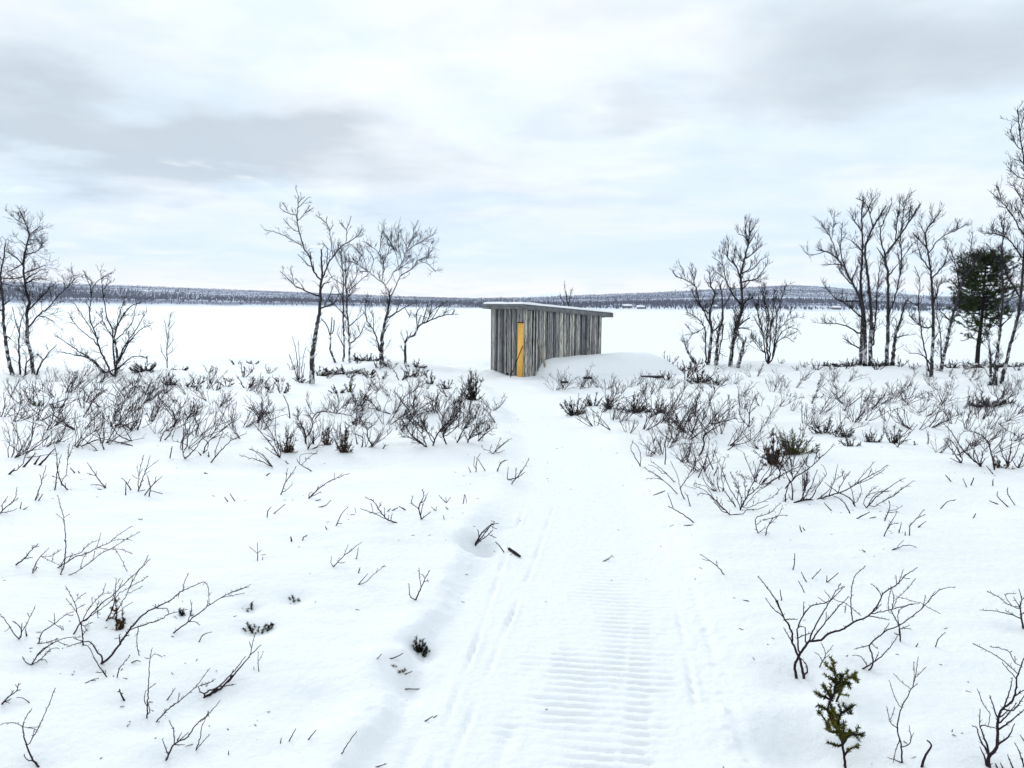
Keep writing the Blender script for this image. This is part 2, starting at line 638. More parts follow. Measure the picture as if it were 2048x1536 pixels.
def m_needle(base, tip, p=.35):
    def fn(w, b):
        co = obj_co(w)
        n = w.noise(co, 6.0, 3, .6)
        n2 = w.noise(co, 60.0, 2, .6)
        c = w.mix(w.smooth(n, p, p + .22), base, tip)
        c = w.mix(w.math('MULTIPLY', n2, .6), c, base)
        w.link(c, b.inputs['Base Color'])
        b.inputs['Roughness'].default_value = .8
        b.inputs['Specular IOR Level'].default_value = .12
    return fn


def m_flat(c, rough=.8):
    def fn(w, b):
        co = obj_co(w)
        n = w.noise(co, 3, 3)
        d = tuple(v * .75 for v in c)
        w.link(w.mix(n, d, c), b.inputs['Base Color'])
        b.inputs['Roughness'].default_value = rough
    return fn


M_SNOW = material('snow', m_snow)
M_LAKE = material('lake_snow', m_lake)
M_HILL = material('scrubby_snow_slope', m_hill)
M_TWIG = material('twig_bark', bark((.010, .008, .009), (.036, .027, .028)))
M_WILLOW = material('willow_bark', bark((.012, .009, .012), (.052, .036, .044), 30))
M_THICK = material('thicket_bark', bark((.020, .015, .019), (.075, .056, .062), 12))
M_BRANCH = material('birch_branch', bark((.009, .008, .010), (.034, .027, .030), 25))
M_BIRCH = material('birch_bark', m_birch)
M_BOARD = material('weathered_board', m_board)
M_CHIP = material('chipboard', m_chip)
M_INNER = material('dark_wood_and_shade', m_flat((.012, .012, .018)))  # dark wood; on the box inside the shed it stands for interior shade
M_FASCIA = material('fascia_wood', bark((.035, .042, .058), (.30, .31, .31), 6))
M_JUN = material('juniper_needles', m_needle((.010, .012, .006), (.060, .066, .012), .46))
M_JUNY = material('juniper_yellow', m_needle((.026, .042, .008), (.21, .20, .018), .36))
M_JUNR = material('juniper_rust', m_needle((.040, .024, .010), (.22, .105, .018), .40))
M_PINE = material('pine_needles', m_needle((.010, .018, .010), (.085, .125, .034), .38))
M_FAR = material('far_conifer', m_flat((.008, .011, .050)))
M_FARB = material('far_birch', m_flat((.055, .058, .115)))
M_FARD = material('far_scrub', m_flat((.020, .019, .065)))
M_TAN = material('tan_wood', m_flat((.30, .27, .21)))
M_RED = material('cabin_wall', m_flat((.10, .06, .06)))

rng = np.random.default_rng(7)

# ------------------------------------------------------------------ traces of the plants, read off enlargements of the photograph
# each enlargement: origin and scale in the photograph; a stem that starts on another stem grows from it, any other starts in the snow
ZOOM = {'A': (0, 960, .2214), 'B': (0, 1240, .1927), 'C': (0, 960, .3751), 'D': (460, 740, .3027), 'E': (460, 1040, .3229),
        'F': (1440, 1080, .2969), 'G': (1540, 720, .2480), 'H': (1080, 700, .2604), 'I': (0, 700, .2604), 'J': (1900, 1130, .2643),
        'K': (1400, 900, .2148), 'L': (900, 1000, .349), 'P': (0, 400, .2604), 'Q': (500, 380, .2735), 'R': (1320, 380, .2605),
        'S': (1640, 200, .3778), 'T': (1640, 720, .1992), 'U': (1900, 200, .3776), 'N': (0, 0, 1.0)}


def parse(z, text):
    ox, oy, s = ZOOM[z]
    out = []
    for part in text.split(';'):
        v = [float(c) for c in part.replace(',', ' ').split()]
        if len(v) >= 4:
            out.append([(ox + v[i] * s, oy + v[i + 1] * s) for i in range(0, len(v) - 1, 2)])
    return out


def trace3d(rs, polys, r0, r1, depth=.45, sink=.07, att=9.0, taper=.72, cap=9.0):
    """pixel polylines -> world polylines with radii; depth = how far branches swing towards or away from the camera"""
    done = []
    for pl in polys:
        pl = np.array(pl, float)
        best = None
        for k, (pp, yy, rr, W, Rw, root) in enumerate(done):
            dd = np.linalg.norm(pp - pl[0], axis=1)
            i = int(np.argmin(dd))
            if dd[i] < att and (best is None or dd[i] < best[0]):
                best = (dd[i], k, i)
        pp = catmull(pl, 6.0)
        jit = rs.normal(size=pp.shape) * min(.55, .05 * len(pp))
        jit[0] = jit[-1] = 0
        pp = pp + jit
        s = np.concatenate([[0], np.cumsum(np.linalg.norm(np.diff(pp, axis=0), axis=1))])
        if best is None:
            g = G(*pl[0])
            Y0, ra = g[1], r0
        else:
            _, k, i = best
            Y0, ra = done[k][1][i], min(cap, max(r1, done[k][2][i] * taper))
            pp[0] = done[k][0][i]
        u = Y0 / FPX
        sl = rs.normal() * depth
        yy = Y0 + sl * s * u + .5 * u * np.cumsum(rs.normal(size=len(pp)))
        W = np.array([on_plane(a[0], a[1], b) for a, b in zip(pp, yy)])
        rr = ra + (max(r1, ra * .25 if best is None else r1) - ra) * (s / (s[-1] + 1e-9)) ** .9
        Rw = rr * yy / FPX
        if best is None:                      # keep the foot in the snow
            W[0, 2] = g[2]
            W = np.vstack([W[0] + sink * unit(-unit(W[1] - W[0]) - np.array([0, 0, .45])), W])
            Rw = np.concatenate([[Rw[0]], Rw])
        else:
            W[0] = done[best[1]][3][best[2] + (1 if done[best[1]][5] else 0)]
        done.append((pp, yy, rr, W, Rw, best is None))
    return done


PLANTS = []


def plant(name, label, cat, z, text, r0=1.6, r1=.75, dens=4, l0=10, lv=0, up=.2, rmin=.6, mats=None, depth=.4, parts=('stem', 'twigs'),
          group=None, dip=None, seed=None, sides=5, wig=.2, spread=.9, sink=.07, start=.12):
    """a traced plant; dens = twigs per 100 px of stem, l0 = their length in px"""
    PLANTS.append((name, label, cat, parse(z, text), r0, r1, dens, l0, lv, up, rmin, mats, depth, parts, group, dip, seed, sides, wig, spread, sink, start))


def build_plant(k, spec):
    (name, label, cat, polys, r0, r1, dens, l0, lv, up, rmin, mats, depth, parts, group, dip, seed, sides, wig, spread, sink, start) = spec
    rs = np.random.default_rng(100 + k if seed is None else seed)
    tree = parts[0] == 'trunk'
    kr = .66 if tree else .86
    r0, r1, rmin = r0 * kr, r1 * (.66 if tree else .70), rmin * (.72 if tree else .78)
    if tree or dens >= 20:
        l0, wig, spread, rmin = l0 * 1.45, .13, min(spread, .70), rmin * .76
    if not tree and r0 > .9 and l0 < 9:
        dens, l0 = dens * 1.25, l0 * 1.35
    tr = trace3d(rs, polys, r0, r1, depth, sink, cap=1.75 if tree else 9.0)
    base = tr[0][3][1].copy()
    root = empty(name, base)
    tag(root, label, cat, group)
    m1, m2, m3 = mats or (M_WILLOW, M_WILLOW, M_TWIG)
    T2 = Tubes()
    for i, (pp, yy, rr, W, Rw, isroot) in enumerate(tr):
        t = Tubes()
        t.add(W - base, Rw, sides)
        link(parts[0] if isroot else 'branch', t.mesh(parts[0], m1 if isroot else m2), root)
        u = np.mean(yy) / FPX
        if dens > 0:
            sprout(rs, T2, W - base, Rw, dens / (100 * u), l0 * u, lv, rmin * u, up, start, wig, spread)
    if T2.n:
        o = link(parts[1], T2.mesh(parts[1], m3), root)
        o['kind'] = 'stuff'
    return base


B3 = (M_BIRCH, M_BRANCH, M_BRANCH)
D3 = (M_BRANCH, M_BRANCH, M_BRANCH)
TP = ('trunk', 'crown')
# ---- trees on the shore
plant('birch_tree', 'speckled birch cut off by the left edge of the picture', 'tree', 'P',
      '95 1345,50 1150,30 950,20 740,5 560,25 460,40 330; 22 760,-10 640,-60 520; 25 470,-10 420,-40 330; 35 800,80 770; 8 860,-60 760; 50 1040,85 1070; 12 640,90 655',
      6.5, 1.2, 9, 34, 1, .15, .62, B3, parts=TP, seed=3)
plant('birch_tree', 'slender white-trunked birch with a narrow plume crown at the far left', 'tree', 'P',
      '255 1340,240 1180,205 1060,210 960,205 870,225 790,200 690,185 590,180 500,190 420,205 350,225 270,190 170,160 90;'
      '220 980,290 890,380 820,450 730,520 670,575 600; 215 850,300 760,390 670,430 630; 185 590,120 600,20 605; 205 640,260 610,330 600; 180 500,110 430,40 390;'
      '190 420,270 400,340 355; 205 350,150 310; 225 270,310 200; 195 190,120 150; 290 890,350 900,410 930; 190 560,280 530,350 500; 215 300,300 310; 185 480,110 530,50 555;'
      '205 600,300 545; 200 350,270 330',
      6.0, 1.0, 20, 30, 1, .16, .5, B3, parts=TP, depth=.5, seed=4)
plant('birch_sapling', 'thin dark birch stem between the two left-edge birches', 'sapling', 'P',
      '155 1340,145 1100,160 930,210 850; 150 1040,110 900,95 820; 280 1345,330 1230,435 1110; 335 1225,280 1180; 195 1340,200 1260,240 1210',
      3.2, .9, 12, 26, 1, .2, .55, D3, parts=TP)
plant('birch_bush', 'wide many-stemmed birch bush on the shore at the left', 'bush', 'P',
      '880 1360,900 1200,880 1060,905 960,990 830,1100 780; 890 1350,870 1150,860 1000,820 900,790 700,770 550; 860 1350,770 1150,740 1050,690 900,700 700,640 540;'
      '800 1330,700 1220,580 1190,420 1160; 820 1340,720 1240,600 1160,430 1040; 770 1140,700 1060,600 980,520 860; 740 1060,640 900,560 780;'
      '905 1260,1000 1080,1100 980,1160 960; 900 1250,960 1120,1040 1000,1130 850; 870 1060,800 950,770 850; 880 1050,910 900,960 740; 905 960,960 860;'
      '900 1300,1010 1210,1100 1200; 820 1330,1000 1240; 860 1100,1000 960,1050 800; 700 700,750 620,850 560; 790 700,850 620',
      3.2, .8, 12, 26, 1, .3, .52, (M_BIRCH, M_BRANCH, M_BRANCH), parts=('stem', 'twigs'), depth=.5)
plant('birch_sapling', 'slim upright sapling alone before the frozen lake at the left', 'sapling', 'P',
      '1285 1290,1280 1150,1290 1050,1310 870; 1285 1140,1335 1070; 1285 1080,1265 930; 1300 1000,1340 940; 1285 1230,1235 1160; 1285 1200,1330 1150', 1.7, .7, 16, 18, 0, .5, .5, D3, parts=TP)
plant('birch_tree', 'gnarled birch with a snapped top and bare crooked limbs', 'tree', 'Q',
      '450 1415,452 1320,455 1230,480 1050,510 870,515 720,525 640,525 540,520 435; 505 650,460 580,440 500,400 430,370 350,350 270,345 200,350 100,355 40;'
      '385 410,330 380,260 340,190 310,105 290; 340 310,275 250,245 210; 335 190,250 155,220 130,220 90; 352 130,420 60; 350 230,400 170,440 110; 400 170,465 130; 350 90,400 50;'
      '535 640,570 540,620 470,680 400,740 370,790 330,830 280; 705 380,710 290,740 190; 705 290,665 245; 602 490,590 350,555 240,480 180; 575 300,610 255; 555 240,565 195;'
      '560 560,565 430,530 390; 512 780,400 735,330 700,280 650,220 595; 325 690,300 600; 400 735,370 685; 525 860,610 830,640 780; 535 855,580 780,610 700;'
      '590 765,700 750,770 690,860 620; 440 500,440 450; 440 570,390 510,350 470; 470 600,460 520; 512 740,540 690,590 670',
      9.0, 1.0, 13, 17, 1, .12, .6, B3, parts=TP, depth=.5, spread=1.0)
plant('birch_snag', 'short dead birch snag behind the gnarled birch', 'snag', 'Q',
      '625 1265,590 1180,590 1070,600 930; 588 1075,560 990,520 940; 592 1060,610 1030,615 950', 3.6, 1.6, 2, 10, 0, .2, .6, B3, parts=TP)
plant('birch_tree', 'thin twin-stemmed birch with a haze of fine upright twigs', 'tree', 'Q',
      '730 1265,720 1000,705 850,700 700,695 560,690 450; 680 1255,690 1150,680 900,680 650,670 500,640 400; 720 1000,790 940,840 890; 715 950,640 860,580 800; 690 700,600 640,560 560;'
      '700 740,760 660,800 560; 685 800,620 700; 700 800,780 720; 690 600,640 520,610 420; 700 600,750 520; 730 1130,800 1060,840 980; 690 1150,640 1060; 700 700,720 560',
      3.6, .8, 13, 26, 1, .55, .45, B3, parts=TP, depth=.5)
plant('birch_tree', 'spreading birch with a flat umbrella crown on the snowy knoll', 'tree', 'Q',
      '960 1275,965 1100,990 950,1020 830,1020 760; 1015 745,990 700,930 650,860 590,780 540,720 520; 1000 705,1050 600,1110 530,1150 430,1190 330,1200 270;'
      '1025 780,1060 720,1090 650,1110 620,1180 580,1230 510,1300 480,1340 420; 1235 520,1300 540,1360 600; 965 680,980 540,940 460,860 390; 970 620,975 520;'
      '1000 940,1070 900,1130 860,1200 830; 1130 860,1170 930; 950 1190,910 1040,850 940,850 800; 1110 530,1090 430,1080 300; 1140 450,1230 390,1340 330; 1090 580,1060 450,1000 330;'
      '945 460,960 360,980 280; 860 590,820 480,740 400; 880 600,900 500,850 430; 1060 600,1180 510; 1150 430,1110 340; 1300 480,1310 420; 975 540,1020 420,1040 320; 855 590,800 600;'
      '780 545,820 470; 1075 890,1090 830; 905 1040,900 900',
      8.0, 1.0, 20, 24, 1, .22, .5, B3, parts=TP, depth=.55, spread=1.0)
plant('birch_sapling', 'small birch leaning right, last of the knoll trees towards the shed', 'sapling', 'Q',
      '1135 1270,1140 1100,1200 1060,1240 990,1330 950,1400 920,1490 905; 1140 1110,1150 1070; 1290 965,1340 880,1400 840; 1260 975,1300 830; 1222 1020,1215 900,1240 870; 1330 950,1390 850; 1400 920,1450 880; 1310 930,1330 830',
      4.6, 1.0, 16, 17, 1, .3, .58, B3, parts=TP, depth=.5)
plant('shoot_clump', 'clump of straight thin shoots left of the gnarled birch', 'bush', 'Q',
      '355 1390,340 1200,310 1075; 365 1390,360 1230,357 1100; 375 1390,385 1250,410 1150; 385 1390,400 1270; 350 1390,300 1240,285 1200; 345 1390,345 1260', 1.3, .7, 8, 18, 0, .5, .5, D3)
plant('birch_tree', 'dark crooked multi-stemmed birch right of the shed', 'tree', 'R',
      '370 1345,390 1180,400 1080,380 950,420 800,390 730,380 630; 400 1060,350 960,300 850,270 740,200 690,120 660,100 615; 190 690,180 610,150 580; 265 740,260 670,230 620; 265 690,280 620;'
      '430 1345,450 1100,480 1000,480 850,460 720; 490 900,540 800,560 740; 385 760,350 690; 385 730,420 660; 465 760,440 700; 470 730,480 690; 385 960,300 880,240 760; 400 1080,440 1060,470 1000;'
      '350 1340,350 1150,340 1050,270 970,200 940; 270 1330,210 1240,185 1140; 345 1060,260 1100,210 1050; 490 1020,470 1160,440 1340',
      6.0, 1.0, 17, 20, 1, .3, .58, B3, parts=TP, depth=.5)
plant('birch_tree', 'tall birch with an upswept plume top, right of the shed', 'tree', 'R',
      '540 1355,560 1200,590 1050,625 930,630 800,620 650,650 530,680 400,690 260; 620 880,550 790,500 670,480 580,400 510; 495 680,430 630; 480 580,470 500; 615 660,580 580,520 520,490 440;'
      '640 700,720 690,770 650,810 590; 635 880,680 840,740 820; 655 530,730 470,750 380; 680 400,640 350,600 340; 685 330,730 270; 680 420,720 350,745 310; 680 400,660 320,650 245; 630 640,690 600,700 540;'
      '640 760,690 700; 600 1360,640 1180,605 1120,600 1050,690 980; 550 1310,570 1100,575 950; 595 1060,680 1060; 640 560,600 500; 520 520,530 400; 560 560,580 430; 650 640,720 600,780 530; 700 690,770 700',
      7.0, .9, 24, 20, 1, .4, .52, B3, parts=TP, depth=.5)
plant('birch_bush', 'fan-shaped bush of thin birch stems standing apart before the lake', 'bush', 'R',
      '830 1335,820 1150,830 950,770 760; 815 1330,790 1100,750 950,720 850; 840 1330,850 1080,870 900,880 760; 855 1330,890 1100,900 950,960 740; 870 1310,900 1150,980 1060,1060 1070; 800 1250,740 1160,690 1170;'
      '825 1000,800 860,790 740; 795 1100,730 1000,700 1000; 890 1100,980 1000,1050 980; 880 1180,960 1130,1030 1170; 850 1080,830 900; 800 1260,700 1130', 2.5, .8, 24, 22, 1, .4, .5, D3, depth=.5)
plant('birch_tree', 'clump of five dark birch trunks with a broad rounded crown', 'tree', 'S',
      '215 1395,220 1100,150 930,80 830,0 790; 240 1385,235 1150,215 1000,225 800,220 600,230 510; 265 1385,270 1150,255 950,240 780,300 640,350 560;'
      '355 1395,360 1150,360 930,345 830,400 750,470 650,530 550; 385 1385,400 1250,430 1150,455 1060; 100 855,60 740,0 640; 60 740,80 590; 30 800,-40 820,-80 805; 150 940,110 800,120 650; 222 700,160 600;'
      '235 620,280 520; 280 680,250 560,190 520; 345 830,320 700,380 550; 400 750,410 620,430 520; 430 700,440 600,465 500; 360 1150,410 1000,430 850,430 680,500 600; 280 1310,310 950,320 850;'
      '350 850,300 780; 300 640,340 600; 225 800,160 740; 240 780,270 700; 170 980,100 900; 365 930,410 870; 110 870,50 870; 200 1060,100 1060,20 980; 165 960,200 880; 400 1260,470 1240;'
      '320 880,370 800; 430 850,490 760; 220 1150,100 1050; 215 1240,120 1190,0 1180; 215 1320,120 1260; 470 650,480 560',
      6.5, 1.0, 19, 22, 1, .33, .52, B3, parts=TP, depth=.6)
plant('birch_tree', 'birch with several pale lower trunks beside the pine', 'tree', 'S',
      '590 1465,600 1200,590 950,575 830,560 700,600 640,640 585; 580 1445,540 1250,520 1080,530 960,500 880; 640 1435,690 1200,720 1080,760 950,870 800; 575 810,640 730,720 690,775 660;'
      '560 720,520 640; 590 950,660 860,680 760; 585 900,530 820,510 720; 720 690,740 630; 600 1200,540 1200,470 1140; 600 1080,640 960; 525 1090,460 1060; 700 1180,620 1100; 740 990,720 880,690 790;'
      '775 930,790 820,810 720; 610 660,580 590; 560 780,490 700; 720 1090,800 1040; 620 1100,620 960; 600 1420,540 1350,470 1340; 640 1440,640 1250,615 1120; 770 940,740 800',
      6.0, .9, 19, 21, 1, .3, .52, B3, parts=TP, depth=.6)
plant('birch_tree', 'tallest birch, its trunk running up the right edge of the picture', 'tree', 'S',
      '960 1500,1010 1290,1050 1130,1075 900,1085 700,1090 500,1080 330,1060 200,1045 50; 1080 720,1010 600,970 550,905 490; 1075 840,1000 740,940 710,860 705; 1080 420,1040 400,995 355; 1070 260,1040 240,1005 155;'
      '1050 120,1020 100; 1060 160,1080 80; 1010 600,1020 540; 960 540,945 460; 940 712,900 680; 1085 560,1020 440; 1085 640,1040 560; 1075 330,1020 310; 1000 740,960 660,980 620; 1085 500,1140 360; 1080 800,1150 640;'
      '1060 1050,980 900,960 780; 930 1510,945 1300,950 1180; 900 1510,905 1400,890 1260,870 1210',
      5.5, 1.0, 24, 20, 1, .25, .55, B3, parts=TP, depth=.5)
plant('birch_tree', 'thin birch reaching over the pine from the right', 'tree', 'S',
      '920 1505,940 1330,955 1200,970 1000,960 860,975 640; 965 900,900 790,870 800; 960 860,880 760; 965 760,1000 650; 970 1000,1030 900; 950 1200,1010 1150',
      5.0, .9, 18, 20, 1, .3, .5, B3, parts=TP, depth=.5)
plant('birch_tree', 'little bare birch rising behind the shed roof', 'tree', 'N',
      '1133 722,1134 660,1136 615,1132 590,1128 569; 1133 622,1124 600,1117 590; 1135 612,1141 590,1142 578; 1124 600,1120 588; 1134 605,1131 585; 1136 620,1140 600', 1.7, .7, 26, 12, 0, .5, .5, D3, parts=TP)

# ---- foreground, left of the path
plant('willow_shrub', 'tall upright twig shrub whose long side shoots arch right, far left', 'shrub', 'A',
      '547 853,580 760,595 600,583 430,575 340,545 230,520 140; 575 355,505 305; 577 335,630 308; 520 795,600 745,680 695,780 665,880 610,960 580,1080 490,1190 418;'
      '575 865,650 850,740 800,840 720,920 660,1040 600,1150 530,1260 472; 880 612,1000 625,1100 630,1200 670; 1030 605,1080 690,1120 770,1152 840; 540 785,600 700,720 660,790 590,875 545;'
      '870 615,890 560,912 475; 1000 560,1060 540,1130 535,1190 545; 725 800,750 710,790 650; 845 715,855 640; 605 750,660 660', 1.5, .75, 16, 6, 0, .2, .6)
plant('willow_shrub', 'low kinked twig cluster just left of the tall arching shrub', 'shrub', 'A',
      '295 840,310 780,365 690,440 618; 365 690,430 695,490 670,555 625; 365 690,450 730,530 765; 460 770,480 690,500 650; 310 790,350 795', 1.5, .7, 14, 6)
plant('willow_shrub', 'single forked purple twig close to the left edge', 'shrub', 'A', '145 765,210 715,290 630,345 575; 220 708,295 700; 290 630,300 590; 300 610,355 600', 2.0, .9, 10, 5)
plant('willow_shrub', 'fan of thin twigs cut by the left edge above the forked purple twig', 'shrub', 'A', '-10 310,60 240,130 180,155 60; 70 230,165 165; 20 298,100 280,155 258; 0 250,70 150', 1.5, .7, 12, 6)
plant('willow_shrub', 'dense slanting shrub above the little yellow juniper', 'shrub', 'A',
      '665 1390,720 1300,800 1240,870 1160,950 1090,1040 1020,1130 930,1240 830,1300 760,1340 675; 740 1290,790 1180,850 1100,920 1030,955 940; 920 1025,1010 1020;'
      '750 1290,860 1200,1000 1100,1080 1020,1180 965,1340 870; 960 1270,1010 1180,1040 1060,1050 890; 985 1270,1060 1180,1140 1040,1230 850,1355 715; 1150 1030,1290 958; 1000 1250,1100 1170,1200 1100;'
      '870 1170,890 1100; 1000 1110,1040 1000; 880 1160,885 1250; 1050 960,1080 895; 1060 1020,1110 905; 830 1100,828 1060; 1190 960,1195 880; 740 1330,840 1285; 740 1350,780 1360', 1.8, .75, 14, 7, 0, .2, .6)
plant('willow_shrub', 'upright Y-topped twig in front of the dense slanting shrub', 'shrub', 'A',
      '750 1490,740 1330,700 1220,675 1110,595 965; 685 1180,595 1070; 690 1165,770 1120; 680 1090,775 1018; 690 1070,705 1028; 740 1400,790 1350', 1.6, .8, 18, 5)
plant('willow_shrub', 'zigzag twig with cross shoots left of the Y-topped twig', 'shrub', 'A',
      '350 1478,380 1385,490 1300,580 1230,660 1190; 500 1300,435 1270; 500 1290,490 1205; 500 1300,575 1358; 570 1340,565 1315; 580 1225,610 1195; 620 1215,660 1225', 1.6, .8, 12, 5)
plant('willow_shrub', 'small branching shrub at the left edge, level with the yellow juniper', 'shrub', 'A',
      '172 1435,195 1380,175 1320,110 1275; 200 1375,220 1335,270 1240,318 1135; 265 1245,245 1200; 240 1410,230 1345; 190 1370,200 1290; 150 1432,90 1330,0 1210; 95 1340,40 1370', 1.8, .8, 14, 5)
plant('willow_shrub', 'long-armed purple shrub forking low out of a hollow', 'shrub', 'C',
      '540 980,585 945,630 885,690 800,760 720,830 680,910 640,975 590,1080 545; 975 590,985 540,1005 500; 1075 530,1110 570,1115 660; 690 800,780 770,855 745,900 715,1000 690; 835 685,890 685,900 715;'
      '540 975,545 940,520 920,485 865,440 862,355 890; 640 870,635 825; 655 840,690 825; 740 780,730 850,740 935; 440 862,390 842; 960 600,950 625; 830 682,830 660', 3.0, .95, 16, 6, 0, .2, .62, dip=(.16, .05))
plant('willow_shrub', 'thin leaning stem crossing in front of the long-armed purple shrub', 'shrub', 'C', '570 1050,520 980,480 900,440 870; 545 1030,510 1025; 560 1045,565 1015; 470 890,440 880', 1.5, .8, 22, 5)
plant('willow_shrub', 'long feathery twig sweeping right, beside the purple shrub', 'shrub', 'C',
      '925 815,990 765,1060 710,1120 665,1190 620,1260 590,1335 558; 1000 755,1020 700,1015 645; 1180 628,1305 602; 1000 757,1040 755,1065 775; 1110 675,1105 640; 930 838,945 820,968 820; 1220 605,1260 590,1330 570', 1.8, .8, 14, 6)
plant('willow_shrub', 'spreading little fan with one drooping tip, lower left', 'shrub', 'B',
      '325 468,400 350,500 270,590 220,700 185,830 175; 330 465,430 400,520 310,600 290; 315 465,260 430,235 380; 350 460,440 410,490 440,508 535; 410 350,415 330; 380 380,470 300,540 250; 400 245,480 235,600 190; 600 235,720 265', 1.7, .85, 16, 6, dip=(.12, .03))
plant('willow_shrub', 'single upright stick-like twig with short side shoot, lower left', 'shrub', 'C', '783 1270,790 1100,800 950,810 900; 790 1115,832 1085; 803 1255,790 1190; 775 1205,770 1150,780 1120; 800 940,830 928,866 945; 795 940,770 948; 795 1225,820 1232', 1.8, .85, 16, 4, dip=(.12, .04))
plant('willow_shrub', 'long straight twig leaning right from the lower left snow', 'shrub', 'C', '833 1290,900 1220,960 1175,1040 1105,1120 1003; 1040 1105,1110 1085,1150 1060; 950 1180,955 1135; 1060 1100,1140 1070; 890 1175,935 1108', 1.7, .8, 14, 6)
plant('willow_shrub', 'thick dark shrub curving up to the right out of a hollow', 'shrub', 'C',
      '1090 1160,1160 1120,1220 1070,1280 1000,1330 940,1390 880; 1335 935,1345 880,1360 825; 1075 1145,1160 1105,1250 1090; 1075 1145,1055 1100; 1220 1070,1245 1010; 1110 1150,1230 1040,1310 940; 1335 890,1330 865; 1200 1085,1240 1040', 3.2, 1.0, 14, 5, dip=(.16, .06))
plant('willow_shrub', 'low antler-like shrub near the bottom edge, left', 'shrub', 'C',
      '885 1495,930 1410,1000 1370,1050 1300,1110 1250,1175 1175; 930 1400,925 1330,903 1285; 895 1465,865 1380; 940 1400,970 1345; 950 1395,1005 1345; 935 1410,985 1412; 1060 1295,1110 1255,1110 1230', 2.4, .9, 16, 5, dip=(.12, .04))
plant('willow_shrub', 'two slim shoots right beside the antler-like shrub', 'shrub', 'C', '1045 1440,1070 1360,1080 1310,1110 1235; 1045 1440,1080 1400,1120 1355', 1.5, .8, 12, 4)
plant('willow_shrub', 'curved twin-branched shrub in the bottom left corner', 'shrub', 'B',
      '400 1525,330 1430,290 1330,245 1180,245 1060,330 918; 285 1300,340 1220,400 1110,490 920,575 705; 390 1135,240 1110,190 1080,80 1070,0 1090; 335 1480,270 1440,250 1390; 400 1525,380 1480; 335 1215,360 1130; 385 1110,300 1115', 2.5, 1.0, 12, 5, dip=(.1, .03))
plant('willow_shrub', 'bushy-tipped twig at the left edge near the bottom', 'shrub', 'B', '20 872,110 780,170 740,195 650; 115 770,140 730; 50 855,120 815; 175 740,210 720; 190 700,160 670; 190 690,215 660; 60 850,90 855', 2.2, .9, 18, 5, dip=(.1, .03))
plant('twig', 'bent twig arching over the snow beside the bushy-tipped twig', 'twig', 'B', '305 858,240 810,170 805', 1.2, .8, 8, 4)
plant('dead_stub', 'short thick broken stub in the lower left snow', 'stub', 'B', '1290 840,1255 770,1240 718; 1250 750,1222 745; 1268 770,1275 760', 2.6, 1.7, 0, 0, dip=(.1, .03))
plant('twig', 'small V-shaped twig beside the thick curving shrub', 'twig', 'C', '1380 1020,1375 915; 1382 965,1405 912', 1.1, .7, 10, 4)
plant('twig', 'pair of parallel twigs slanting right in open snow left of the path', 'twig', 'E', '795 400,855 330; 815 403,890 340,960 278; 905 325,915 300', 1.3, .7, 6, 4)
plant('twig', 'loose cluster of slanting twigs above the parallel pair', 'twig', 'E', '640 290,720 210,818 135; 705 225,732 155; 620 285,630 225; 783 243,795 170; 720 212,760 185; 665 275,715 260', 1.3, .7, 10, 4)
plant('twig', 'tiny forked twig with beaded buds in open snow', 'twig', 'E', '170 250,172 205,170 140; 175 215,150 190,120 165; 175 205,195 185; 200 245,205 228', 1.2, .7, 16, 3)
plant('willow_shrub', 'small dark three-pronged shrub near the path bank', 'shrub', 'E', '1150 495,1185 415,1235 310; 1185 415,1175 360,1170 295; 1125 495,1112 450,1108 395; 1215 360,1190 335; 1200 390,1230 375', 1.8, .9, 18, 5)
plant('willow_shrub', 'dark shrub in the hollow of the path bank', 'shrub', 'E',
      '1520 155,1560 80,1640 10; 1525 150,1600 90,1630 60; 1545 110,1535 60; 1565 90,1620 30,1665 20; 1600 90,1650 110; 1530 140,1590 70,1620 20; 1640 10,1615 5; 1615 40,1650 55', 2.4, .9, 14, 5, dip=(.12, .07))
# ---- foreground, right of the path
plant('willow_shrub', 'large wide-armed purple shrub, the biggest in the right foreground', 'shrub', 'F',
      '515 930,505 850,530 785,575 720,600 685,680 670,740 625,820 605,900 555,1000 510,1060 440,1100 360,1190 300,1250 240,1330 185; 565 930,545 830,530 785,490 690,480 610,430 520,380 410,310 310,255 245;'
      '590 912,585 850,545 795; 430 520,360 460,305 390; 530 760,525 680,520 600,560 510,620 440,700 425,760 390,840 310; 600 685,640 580,700 480,750 400,815 290; 620 675,690 580,780 470,870 380;'
      '895 555,880 395,905 250,980 175; 1020 500,1140 470,1310 430; 760 400,850 430,950 510; 1090 370,1050 320,1015 295; 1010 510,1140 540; 490 690,430 595; 575 700,575 590; 720 545,715 485; 1190 300,1185 240; 1205 290,1235 200;'
      '1230 260,1280 260; 520 600,540 580,575 590; 560 510,565 415; 720 430,660 385; 750 400,710 350; 800 340,830 310; 1030 490,1090 430; 440 530,520 535; 850 440,840 490; 410 480,370 395; 540 650,620 625', 3.6, .95, 17, 5.5, 0, .2, .62, dip=(.15, .05))
plant('willow_shrub', 'shrub of crossing twigs just right of the large purple shrub', 'shrub', 'F',
      '1215 680,1205 580,1160 480,1170 400,1150 310; 1205 580,1200 490,1260 440,1340 430; 1170 470,1190 400,1260 330,1320 260; 1222 670,1210 600,1290 600; 1210 600,1275 575; 1215 640,1175 628; 1140 510,1135 420,1150 330', 1.7, .85, 18, 5, dip=(.1, .03))
